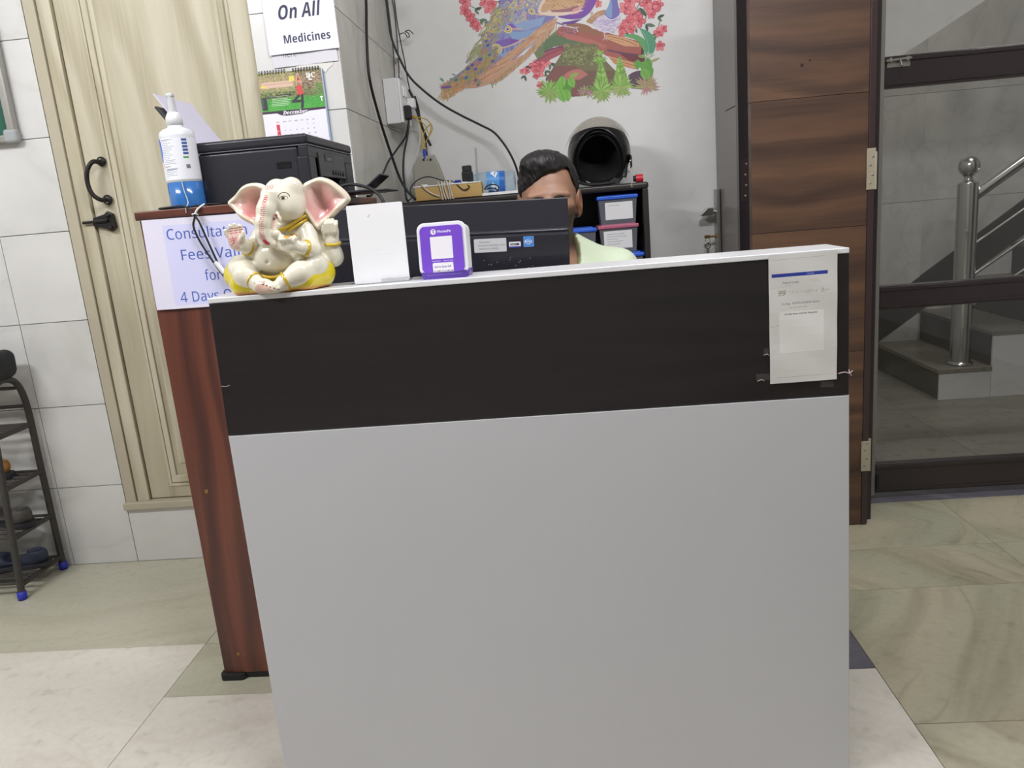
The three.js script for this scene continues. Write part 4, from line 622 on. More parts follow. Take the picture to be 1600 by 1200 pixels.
  part('hair', tint(nets(hair, [-0.1, 1.12, -0.14], [0.1, 1.335, 0.11], 0.0028), (x, y, z) => { const s = 0.5 + 0.5 * nz(x * 200, y * 30, z * 60); return mix3([20, 17, 19], [42, 36, 37], s * 0.7); }), plain(0xffffff, 0.55, 0, { vertexColors: true }), t);
  for (const s of [-1, 1]) part('eyebrow', tube([[s * 0.013, HY - 0.006, 0.092], [s * 0.03, HY - 0.004, 0.0885], [s * 0.048, HY - 0.010, 0.0765]], 0.0042, 20), plain(0x2a2322, 0.8), t);
  for (const s of [-1, 1]) { const e = part('eye', ball(0.0112, s * 0.03, HY - 0.019, 0.0762), plain(0xb8aea4, 0.3), t); part('iris', ball(0.0068, s * 0.03, HY - 0.0195, 0.0838, 1, 1, 0.6), plain(0x2a1c14, 0.15), e); }
  // clothes
  const shirtF = (x, y, z) => {
    let d = smin(ell(x, y, z, [0, 0.985, -0.05], [0.165, 0.082, 0.085]), chain(x, y, z, [[0, 0.92, -0.05, 0.13], [0, 0.72, -0.045, 0.13], [0, 0.52, -0.07, 0.14]], 0.08), 0.05);
    d = smin(d, chain(x, y, z, [[0, 1.055, -0.045, 0.07], [0, 1.0, -0.045, 0.09]], 0.03), 0.05); for (const s of [-1, 1]) d = smin(d, cap(x, y, z, [s * 0.06, 1.045, -0.05], [s * 0.17, 0.985, -0.05], 0.042, 0.05), 0.03);
    for (const s of [-1, 1]) { const sl = Math.max(chain(x, y, z, [[s * 0.172, 0.982, -0.05, 0.06], [s * 0.222, 0.81, -0.02, 0.06]], 0.03), -(y - 0.83)); d = smin(d, sl, 0.035); }
    d += 0.003 * nz(x * 14, y * 18, z * 14); d = Math.max(d, 0.5 - y);
    d = smax(d, -ell(x, y, z, [0, 1.09, 0.05], [0.08, 0.125, 0.1]), 0.01); d = smax(d, -ell(x, y, z, [0, 1.135, -0.03], [0.07, 0.085, 0.078]), 0.01);
    return d;
  };
  const neck = (x, y, z) => Math.min(ell(x, y, z, [0, 1.09, 0.05], [0.08, 0.125, 0.1]), ell(x, y, z, [0, 1.135, -0.03], [0.07, 0.085, 0.078]));
  part('t_shirt', tint(nets(shirtF, [-0.31, 0.49, -0.23], [0.31, 1.1, 0.13], 0.0048), (x, y, z) => mix3([214, 226, 198], [118, 116, 82], sstep(0.0075, 0.004, neck(x, y, z)))), std({ vertexColors: true, roughness: 0.9 }), t, 'pale green t-shirt with an olive neckline edge');
  const trF = (x, y, z) => { let d = 1e3; for (const s of [-1, 1]) d = smin(d, chain(x, y, z, [[s * 0.09, 0.55, -0.06, 0.1], [s * 0.12, 0.535, 0.2, 0.079], [s * 0.13, 0.5, 0.275, 0.068], [s * 0.13, 0.10, 0.25, 0.056]], 0.05), 0.04); return Math.max(d, 0.09 - y, y - 0.64); };
  part('trousers', nets(trF, [-0.25, 0.07, -0.19], [0.25, 0.66, 0.37], 0.01), std({ color: 0x33363f, roughness: 0.9 }), t);
  for (const s of [-1, 1]) part('shoe', nets((x, y, z) => Math.max(smin(chain(x, y, z, [[s * 0.13, 0.055, 0.2, 0.05], [s * 0.132, 0.04, 0.3, 0.045], [s * 0.135, 0.032, 0.385, 0.035]], 0.03), cap(x, y, z, [s * 0.13, 0.1, 0.225, ], [s * 0.13, 0.06, 0.225], 0.05, 0.05), 0.02), 0.003 - y), [s * 0.13 - 0.07, -0.005, 0.13], [s * 0.13 + 0.07, 0.17, 0.44], 0.006), M.blackMatte, t);
}
{
  const t = thing('office_chair', 'dark office chair under the seated man', 'chair', [-0.015, 0, -2.17]);
  part('seat', bx(-0.24, 0.40, -0.24, 0.24, 0.455, 0.24, 0.025), M.blackMatte, t); part('backrest', bx(-0.2, 0.5, -0.27, 0.2, 0.86, -0.235, 0.016), M.blackMatte, t);
  part('stem', [cyl(0.025, 0.025, 0.33, 0, 0.23, 0), bar([0, 0.42, -0.2], [0, 0.6, -0.27], 0.015)], M.iron, t);
  for (let i = 0; i < 5; i++) { const a = i * 1.2566 + 0.3, l = part('leg', bar([0, 0.085, 0], [0.27 * Math.cos(a), 0.06, 0.27 * Math.sin(a)], 0.016), M.black, t); part('castor', ball(0.026, 0.27 * Math.cos(a), 0.027, 0.27 * Math.sin(a)), M.black, l); }
}
// ---------- papers, calendar and board on the tiled wall ----------
{
  const map2 = canv(900, 1080, (c, w, h) => {
    c.fillStyle = '#e9e8f2'; c.fillRect(0, 0, w, h); c.fillStyle = '#41465a';
    c.font = 'italic bold 228px Carlito, "Liberation Sans", sans-serif'; const s = (q, x, y, wd) => { c.save(); c.translate(x, y); c.scale(wd / c.measureText(q).width, 1); c.fillText(q, 0, 0); c.restore(); };
    s('On All', 160, 676, 550); c.font = 'bold 135px Carlito, "Liberation Sans", sans-serif'; s('Medicines', 200, 960, 610);
  });
  const a = solo('wall_notice', 'white paper notice about medicines, large bold dark lettering, on the tiled pillar', 'paper', sheet(0.228, 0.272, (u, v) => 0.004 * Math.pow(1 - v, 3) + 0.001 * Math.sin(u * 7 + v * 5), 0.0005, 14), std({ map: map2, roughness: 0.85 }), [-0.760, 1.849, -2.579]); a.rotation.z = 0.012;
  const map3 = canv(900, 320, (c, w, h) => { c.fillStyle = '#dcdbe0'; c.fillRect(0, 0, w, h); c.fillStyle = '#6c6f7c'; c.font = '96px Carlito, "Liberation Sans", sans-serif'; c.fillText('here', 150, 208); });
  const b = solo('wall_notice', 'older paper strip reading here, mostly hidden beneath the medicines notice', 'paper', sheet(0.212, 0.08, (u, v) => 0.0014 * Math.sin(u * 9), 0.0005, 10), std({ map: map3, roughness: 0.9 }), [-0.762, 1.716, -2.5815]); b.rotation.z = 0.02;
  const tr = poly([[-0.05, 0.012], [0.075, 0.02], [0.07, -0.004], [0.052, -0.016], [0.046, -0.024], [0.03, -0.02], [0.012, -0.008], [-0.02, -0.004], [-0.03, -0.012], [-0.048, -0.004]]);
  solo('torn_paper', 'torn scrap of old white paper just above the calendar', 'paper', ext(tr, 0.0006), plain(0xe2e0da, 0.9), [-0.745, 1.672, -2.5838]);
}
{
  const t = thing('calendar', 'spiral bound wall calendar, garden photo above a December page, on the tiled pillar', 'calendar', [-0.817, 1.535, -2.578]);
  const map = canv(820, 980, (c, w, h) => {
    const r = rngOf(21); c.fillStyle = '#eceaf6'; c.fillRect(0, 0, w, h);
    const H2 = 468; let g = c.createLinearGradient(0, 0, 0, H2); g.addColorStop(0, '#8a8a5a'); g.addColorStop(0.3, '#b59a80'); g.addColorStop(0.62, '#6d8a48'); g.addColorStop(0.75, '#3f9a3a'); g.addColorStop(1, '#4ba53e'); c.fillStyle = g; c.fillRect(0, 0, w, H2);
    for (let i = 0; i < 1500; i++) { const y = r() * 300, x = r() * w; c.fillStyle = x < 460 ? ['#7d8d3e', '#c7a38a', '#a9806a', '#4f7a3a', '#d0b49a', '#d8c84c'][r() * 6 | 0] : ['#5a4638', '#7a5a48', '#3e3028', '#6a5a4c'][r() * 4 | 0]; c.globalAlpha = 0.5; c.fillRect(x, y, 6 + r() * 26, 4 + r() * 8); } c.globalAlpha = 1;
    c.fillStyle = '#d8b8a4'; c.fillRect(40, 110, 400, 70); c.fillStyle = 'rgba(190,150,130,0.6)'; c.fillRect(60, 130, 380, 14);
    for (let i = 0; i < 700; i++) { c.fillStyle = ['#2e8a32', '#5ab648', '#3c9a3c', '#6cc050'][r() * 4 | 0]; c.fillRect(r() * w, 320 + r() * 140, 10 + r() * 20, 4); }
    c.fillStyle = '#4a5a2e'; for (let i = 0; i < 200; i++) c.fillRect(r() * 460, 230 + r() * 60, 14, 8); c.fillStyle = '#2e3038'; c.fillRect(10, 290, 70, 150); c.fillStyle = '#4a4c54'; c.fillRect(16, 300, 20, 120); for (let i = 0; i < 60; i++) { c.fillStyle = '#5a8a3a'; c.fillRect(730 + r() * 80, 170 + r() * 130, 16, 12); }
    c.fillStyle = '#e4d25a'; c.fillRect(20, 150, 80, 20); c.fillRect(400, 60, 70, 60);
    c.fillStyle = 'rgba(24,34,18,0.85)'; c.beginPath(); c.moveTo(90, 280); c.lineTo(400, 262); c.lineTo(400, 290); c.lineTo(90, 304); c.fill(); c.fillStyle = '#dfe8d6'; for (let i = 0; i < 5; i++) c.fillRect(150 - i * 4, 312 + i * 20, 190 + r() * 60, 5); c.fillStyle = '#c8c8b8'; c.fillRect(110, 282, 260, 5);
    // figure in tree pose
    c.strokeStyle = '#d9a384'; c.lineWidth = 13; c.lineCap = 'round'; c.beginPath(); c.moveTo(492, 190); c.lineTo(486, 130); c.lineTo(512, 40); c.moveTo(544, 190); c.lineTo(548, 130); c.lineTo(520, 40); c.stroke(); c.fillStyle = '#d2977a'; c.beginPath(); c.ellipse(520, 128, 18, 24, 0, 0, 7); c.fill(); c.fillStyle = '#a8483a'; c.beginPath(); c.ellipse(520, 108, 20, 12, 0, 0, 7); c.fill();
    c.fillStyle = '#d9443e'; c.beginPath(); c.moveTo(486, 178); c.lineTo(552, 178); c.lineTo(560, 292); c.lineTo(480, 292); c.fill(); c.strokeStyle = '#33283a'; c.lineWidth = 34; c.beginPath(); c.moveTo(542, 300); c.lineTo(536, 380); c.lineTo(524, 440); c.stroke(); c.lineWidth = 30; c.beginPath(); c.moveTo(500, 300); c.lineTo(420, 362); c.lineTo(510, 366); c.stroke();
    c.fillStyle = '#fff'; c.fillRect(770, 330, 34, 16); c.fillRect(780, 340, 12, 50);
    c.font = 'bold 84px serif'; c.fillText('D', 620, 100); c.fillText('C', 686, 100); c.fillRect(652, 60, 14, 66); c.fillRect(652, 114, 44, 14);
    c.fillStyle = '#3c2540'; c.beginPath(); c.moveTo(0, 458); c.lineTo(w, 458); c.lineTo(w, 484); c.lineTo(600, 490); c.quadraticCurveTo(560, 512, 500, 520); c.lineTo(320, 524); c.quadraticCurveTo(230, 520, 190, 486); c.lineTo(0, 486); c.fill(); c.fillStyle = '#fff'; c.font = 'bold italic 62px serif'; c.fillText('December', 262, 510);
    const cols = [180, 265, 340, 420, 495, 570, 650], head = ['SUN', 'MON', 'TUE', 'WED', 'THU', 'FRI', 'SAT']; c.font = 'bold 20px sans-serif'; head.forEach((q, i) => { c.fillStyle = i ? '#6c6a7a' : '#d84a58'; c.fillText(q, cols[i] - 20, 600); });
    c.fillStyle = '#d2404e'; c.fillRect(158, 622, 44, 330); c.font = 'bold 24px sans-serif'; let day = 1; for (let row = 0; row < 6; row++) for (let i = 0; i < 7; i++) { if (row === 0 && i < 5) continue; if (day > 31) break; c.fillStyle = i ? '#5c5a6c' : '#fff'; c.fillText(String(day), cols[i] - 12, 652 + row * 56); day++; }
  });
  part('page', sheet(0.208, 0.25, (u, v) => 0.006 + 0.004 * (1 - v), 0.0006, 8), std({ map, roughness: 0.5 }), t);
  part('page_stack', bx(-0.103, -0.124, -0.004, 0.1065, 0.123, 0.0045, 0.001), plain(0xd4dcec, 0.8), t); part('back_board', bx(-0.103, -0.125, -0.0052, 0.1085, 0.124, -0.0038), plain(0x6f93ba, 0.7), t);
  for (let i = 0; i < 22; i++) if (i !== 10 && i !== 11) { const g = new THREE.TorusGeometry(0.0065, 0.0011, 6, 14); g.rotateY(Math.PI / 2); g.translate(-0.097 + i * 0.0092, 0.126, 0.003); part('ring', g, M.iron, t); }
}
{
  const t = thing('green_board', 'green notice board in an aluminium frame with grey plastic corner, at the left edge', 'board', [-2.1, 1.9, -2.575]);
  part('panel', bx(-0.33, -0.36, -0.004, 0.33, 0.36, 0.006), plain(0x1f5a48, 0.7), t);
  part('frame_bar', bx(0.322, -0.36, -0.006, 0.348, 0.36, 0.022, 0.005), M.steelDull, t); part('frame_bar', bx(-0.348, -0.36, -0.006, -0.322, 0.36, 0.022, 0.005), M.steelDull, t); part('frame_bar', bx(-0.34, -0.375, -0.006, 0.34, -0.35, 0.022, 0.005), M.steelDull, t); part('frame_bar', bx(-0.34, 0.35, -0.006, 0.34, 0.375, 0.022, 0.005), M.steelDull, t);
  for (const [x, y] of [[0.335, -0.3625], [-0.335, -0.3625], [0.335, 0.3625], [-0.335, 0.3625]]) part('corner_cap', bx(x - 0.03 + (x > 0 ? 0 : 0.012), y - 0.016, -0.005, x + 0.018 + (x > 0 ? 0 : 0.012), y + 0.03 - (y > 0 ? 0.014 : 0), 0.025, 0.012), plain(0xa2a5a6, 0.45), t);
}
// ---------- shoe rack ----------
{
  const t = thing('shoe_rack', 'dark metal shoe rack with rounded end frame and blue feet by the tiled wall', 'rack', [-1.93, 0, -2.44]);
  const r = 0.0115, arch = (x) => tube([[x, 0.02, 0.115], [x, 0.3, 0.09], [x, 0.5, 0.072], [x, 0.66, 0.055], [x, 0.73, 0.02], [x, 0.748, -0.03], [x, 0.73, -0.085], [x, 0.675, -0.112], [x, 0.4, -0.116], [x, 0.02, -0.113]], r, 80, 12);
  const rackM = phy({ color: 0x45423f, roughness: 0.5, metalness: 0.3 });
  part('end_frame', arch(0), rackM, t); part('end_frame', arch(-0.62), rackM, t);
  for (const [x, z] of [[0, 0.115], [0, -0.113], [-0.62, 0.115], [-0.62, -0.113]]) part('foot_cap', lathe([[0, 0.001], [0.0145, 0.001], [0.0155, 0.012], [0.0145, 0.03], [0, 0.03]], 16).translate(x, 0, z), plain(0x2a34b0, 0.5), t, 'blue plastic foot cap');
  for (const y of [0.05, 0.215, 0.388, 0.565]) {
    const zf = 0.112 - y * 0.07; const s = part('shelf_rail', bar([0, y, zf], [0, y, -0.115], 0.0085), rackM, t); part('shelf_rail', bar([-0.62, y, zf], [-0.62, y, -0.115], 0.0085), rackM, t);
    for (let i = 0; i < 6; i++) part('rod', bar([-0.62, y + 0.003, zf - 0.01 - i * (zf + 0.1) / 5], [0, y + 0.003, zf - 0.01 - i * (zf + 0.1) / 5], 0.0055), rackM, s);
  }
  part('back_rail', bar([-0.62, 0.705, -0.1], [0, 0.705, -0.1], 0.0065), rackM, t); part('back_rail', bar([-0.62, 0.635, -0.115], [0, 0.635, -0.115], 0.0065), rackM, t);
}
function shoe(label, x, y, z, turn, mat, sole, open) {
  const t = thing('shoe', label, 'shoe', [x, y, z], turn);
  const f = (px, py, pz) => { let d = ell(px, py, pz, [0, 0.03, 0.06], [0.04, 0.03, 0.07]); d = smin(d, ell(px, py, pz, [0, 0.04, -0.06], [0.034, 0.042, 0.055]), 0.04); d = smax(d, -ell(px, py, pz, [0, 0.085, -0.055], [0.026, 0.05, 0.05]), 0.012); if (open) d = smax(d, -ell(px, py, pz, [0, 0.05, 0.0], [0.06, 0.022, 0.03]), 0.01); return Math.max(d, 0.012 - py); };
  part('upper', nets(f, [-0.05, 0.005, -0.13], [0.05, 0.09, 0.14], 0.005), mat, t);
  const s = new THREE.Shape(); s.moveTo(0, 0.138); s.bezierCurveTo(0.05, 0.135, 0.045, 0.05, 0.036, 0); s.bezierCurveTo(0.03, -0.06, 0.045, -0.12, 0, -0.122); s.bezierCurveTo(-0.045, -0.12, -0.03, -0.06, -0.036, 0); s.bezierCurveTo(-0.045, 0.05, -0.05, 0.135, 0, 0.138);
  const g = ext(s, 0.012, 0.002); g.rotateX(Math.PI / 2); g.translate(0, 0.0145, 0); part('sole', g, sole, t); return t;
}
{
  const grey = plain(0x4a4743, 0.7), dk = plain(0x23242a, 0.6), tan = plain(0x9a6a34, 0.7), navy = plain(0x2c3246, 0.65);
  shoe('dark grey open shoe on the second lowest rack shelf, nearest the frame', -2.03, 0.225, -2.47, -1.9, grey, dk, true);
  shoe('dark shoe at the left edge on the second lowest rack shelf', -2.21, 0.225, -2.45, -1.7, dk, dk);
  shoe('navy shoe on the lowest rack shelf, nearest the end frame', -2.03, 0.06, -2.46, -1.5, navy, dk, true);
  shoe('black shoe on the lowest rack shelf, further left', -2.2, 0.06, -2.42, -1.4, dk, dk);
  shoe('tan shoe on the third rack shelf, only its tip seen', -2.1, 0.398, -2.47, -1.5, tan, dk);
  const t = thing('shoulder_bag', 'black bag on top of the shoe rack with a hanging strap', 'bag', [-2.02, 0.7485, -2.45]);
  const f = (x, y, z) => { let d = Math.hypot(Math.max(Math.abs(x) - 0.095, 0), Math.max(Math.abs(y - 0.052) - 0.02, 0), Math.max(Math.abs(z) - 0.045, 0)) - 0.03; return d + 0.004 * nz(x * 22, y * 22, z * 22); };
  part('pouch', nets(f, [-0.15, -0.01, -0.09], [0.15, 0.12, 0.09], 0.005), plain(0x1c1d20, 0.7), t);
  part('strap', tube([[0.08, 0.06, 0.07], [0.105, 0.03, 0.082], [0.1, -0.02, 0.105], [0.085, -0.08, 0.108], [0.06, -0.15, 0.105], [0.035, -0.17, 0.105], [0.02, -0.08, 0.105], [0.02, 0.04, 0.08]], 0.007, 60, 6).scale(1, 1, 1), plain(0x18191c, 0.75), t); part('zip', tube([[-0.1, 0.093, 0.055], [0, 0.098, 0.06], [0.1, 0.093, 0.055]], 0.0022), M.steelDull, t);
}
// ---------- black shelf unit along the white wall ----------
{
  const t = thing('shelf_unit', 'black shelf unit with rounded top along the white wall', 'shelf', [-0.12, 0, -3.29]);
  const b = (x0, y0, z0, x1, y1, z1, r = 0.004) => bx(x0 + 0.12, y0, z0 + 3.29, x1 + 0.12, y1, z1 + 3.29, r);
  const bm = phy({ color: 0x2a2524, roughness: 0.4, clearcoat: 0.15 });
  part('top', b(-0.632, 1.205, -3.475, 0.366, 1.2315, -3.10, 0.01), bm, t);
  part('side_panel', b(0.342, 0.002, -3.475, 0.364, 1.206, -3.105), bm, t); part('side_panel', b(-0.63, 0.002, -3.475, -0.61, 1.206, -3.105), bm, t); part('divider', b(-0.12, 0.06, -3.46, -0.105, 1.205, -3.11), bm, t);
  part('back_panel', b(-0.61, 0.002, -3.475, 0.342, 1.205, -3.463, 0), M.black, t);
  for (const y of [0.05, 0.43, 0.832]) part('shelf_board', b(-0.61, y, -3.462, 0.342, y + 0.018, -3.11, 0.002), bm, t);
  part('shelf_board', b(-0.104, 0.946, -3.462, 0.158, 0.964, -3.11, 0.002), bm, t); part('divider', b(0.158, 0.85, -3.46, 0.168, 0.964, -3.11, 0.002), bm, t);
  part('worn_chip', b(0.298, 1.2145, -3.1005, 0.3045, 1.2305, -3.0985, 0.001), plain(0x8a7a62, 0.8), t);
}
function storeBox(label, x, y, z, w, h, d, lid, note, draw) {
  const t = thing('storage_box', label, 'box', [x, y, z]);
  const wall = phy({ color: 0xb9bccb, roughness: 0.2, transmission: 0.75, thickness: 0, ior: 1.4 });
  const b = new THREE.BoxGeometry(w, h, d, 1, 1, 1), p = b.attributes.position; for (let i = 0; i < p.count; i++) if (p.getY(i) < 0) { p.setX(i, p.getX(i) * 0.9); p.setZ(i, p.getZ(i) * 0.9); } b.translate(0, h / 2 + 0.001, 0); b.computeVertexNormals(); part('tub', b.toNonIndexed(), wall, t);
  part('lid', [bx(-w / 2 - 0.006, h + 0.001, -d / 2 - 0.006, w / 2 + 0.006, h + 0.0165, d / 2 + 0.006, 0.005), bx(-w / 2 + 0.008, h + 0.014, -d / 2 + 0.008, w / 2 - 0.008, h + 0.02, d / 2 - 0.008, 0.003)], lid, t);
  const r = rngOf(Math.round(x * 1000 + y * 77)), c = []; for (let i = 0; i < 7; i++) { const g = new RoundedBoxGeometry(0.05 + r() * 0.03, 0.02 + r() * 0.02, 0.05, 1, 0.004); g.rotateY(r() * 3); g.rotateZ((r() - 0.5) * 0.5); g.translate((r() - 0.5) * (w - 0.09), 0.02 + r() * (h * 0.45), (r() - 0.5) * (d - 0.12)); c.push(g); } part('contents', c, plain(0x67636a, 0.7), t);
  if (note) { const q = sheet(note[0], note[1], () => 0, 0.0006, 2); q.rotateX(Math.atan(d * 0.05 / h)); q.translate(note[2], note[3], d / 2 - d * 0.05 * (1 - note[3] / h) + 0.0015); part('label', q, std({ map: canv(360, 240, draw), roughness: 0.7 }), t, 'white paper label'); }
}
{
  const blue = plain(0x2f62d0, 0.35), pink = plain(0xb4617a, 0.35), r = rngOf(8);
  const scribble = (lines, ink) => (c, w, h) => { c.fillStyle = '#e6e5e6'; c.fillRect(0, 0, w, h); c.strokeStyle = ink; c.lineWidth = 3; lines.forEach((n, k) => { c.beginPath(); let x = 40, y = 42 + k * 34; c.moveTo(x, y); for (let i = 0; i < n * 4; i++) { x += 4 + r() * 5; c.lineTo(x, y - 5 + r() * 12 - k * 0.4); } c.stroke(); }); };
  storeBox('clear storage box with blue lid and one written line, upper of the right shelf stack', 0.245, 1.078, -3.2, 0.15, 0.095, 0.15, blue, [0.108, 0.067, 0.004, 0.052], scribble([6], '#55565f'));
  storeBox('clear storage box with pink lid and several written lines on its label', 0.243, 0.966, -3.2, 0.15, 0.094, 0.15, pink, [0.112, 0.07, -0.003, 0.052], scribble([9, 10, 5, 8, 6], '#3c5c66'));
  storeBox('blue lidded storage box at the bottom of the right stack, behind the shoulder', 0.26, 0.851, -3.2, 0.15, 0.094, 0.15, blue, null);
  storeBox('blue lidded storage box left of the stack, partly behind the ear and shoulder', 0.105, 0.965, -3.2, 0.095, 0.09, 0.15, blue, [0.05, 0.05, 0.012, 0.03], scribble([3, 2], '#55565f'));
}
// ---------- helmet ----------
{
  const t = thing('helmet', 'black open face helmet with a smoky raised visor on the shelf unit', 'helmet', [0.19, 1.2315, -3.24]); t.rotation.y = -0.1;
  const out = [0.126, 0.132, 0.145], c = [0, 0.125, 0];
  const shell = (x, y, z) => { let d = ell(x, y, z, c, out); d = smax(d, -(y - 0.002), 0.006); d = smax(d, -ell(x, y, z, [0, 0.115, 0.0], [0.094, 0.105, 0.118]), 0.004); const op = Math.max(ell(x, y, z, [0, 0.06, 0.13], [0.106, 0.155, 0.15]), -(z - 0.01)); return smax(d, -op, 0.008); };
  part('shell', nets(shell, [-0.14, -0.01, -0.16], [0.14, 0.27, 0.16], 0.004), phy({ color: 0x1d1c1e, roughness: 0.35, clearcoat: 0.4, clearcoatRoughness: 0.2 }), t);
  const lin = (x, y, z) => { let d = ell(x, y, z, [0, 0.115, 0.0], [0.0985, 0.109, 0.122]); d = smax(d, -ell(x, y, z, [0, 0.1, 0.012], [0.086, 0.098, 0.11]), 0.006); d = smax(d, -(y - 0.006), 0.004); const op = Math.max(ell(x, y, z, [0, 0.05, 0.13], [0.097, 0.15, 0.16]), -(z - 0.0)); return smax(d, -op, 0.008) + 0.0008 * nz(x * 200, y * 200, z * 200); };
  part('lining', nets(lin, [-0.11, -0.005, -0.13], [0.11, 0.23, 0.14], 0.004), plain(0x131315, 0.95), t);
  { const g = new THREE.SphereGeometry(0.1365, 48, 24, Math.PI * 0.02, Math.PI * 0.96, 0, Math.PI * 0.44); const p = g.attributes.position; g.scale(1.0, 1.02, 1.16); g.rotateX(-0.5); g.translate(0, 0.123, 0); part('visor', g, phy({ color: 0xc0bbb0, roughness: 0.12, transparent: true, opacity: 0.6, clearcoat: 1, clearcoatRoughness: 0.05, side: THREE.DoubleSide }), t, 'smoky translucent visor'); }
  for (const s of [-1, 1]) { const h = part('pivot', [lathe([[0, 0.008], [0.02, 0.008], [0.027, 0.003], [0.028, 0]], 24).rotateZ(-s * Math.PI / 2).translate(s * 0.122, 0.085, 0.035)], M.black, t); part('screw', ball(0.005, s * 0.1235, 0.085, 0.062, 1, 1.2, 1), M.steel, h); part('screw', ball(0.004, s * 0.115, 0.045, 0.068), M.steelDull, h); }
  part('edge_trim', (() => { const l = []; for (let i = 0; i <= 40; i++) { const a = -0.35 + (Math.PI + 0.7) * i / 40; l.push([0.106 * Math.cos(a), Math.max(0.012, 0.07 + 0.135 * Math.sin(a)), 0.064 - 0.014 * Math.abs(Math.cos(a)) + (Math.sin(a) > 0 ? 0.024 * Math.sin(a) : 0)]); } return tube(l, 0.0055, 120, 8); })(), M.rubber, t);
  part('strap', [tube([[-0.085, 0.02, 0.07], [-0.04, 0.008, 0.11], [0.02, 0.006, 0.12], [0.07, 0.01, 0.1], [0.09, 0.03, 0.06]], 0.006, 40, 6), bx(0.05, 0.002, 0.1, 0.08, 0.022, 0.112, 0.003)], M.blackMatte, t);
  const k = thing('red_cap', 'small red cap lying beside the helmet at the shelf corner', 'cap', [0.338, 1.2315, -3.18]); part('cap', bar([-0.012, 0.016, 0], [0.016, 0.016, 0], 0.0158, 20), plain(0xc42230, 0.4), k); part('neck', bar([-0.022, 0.016, 0], [-0.011, 0.016, 0], 0.0115, 16), M.blackMatte, k);
}
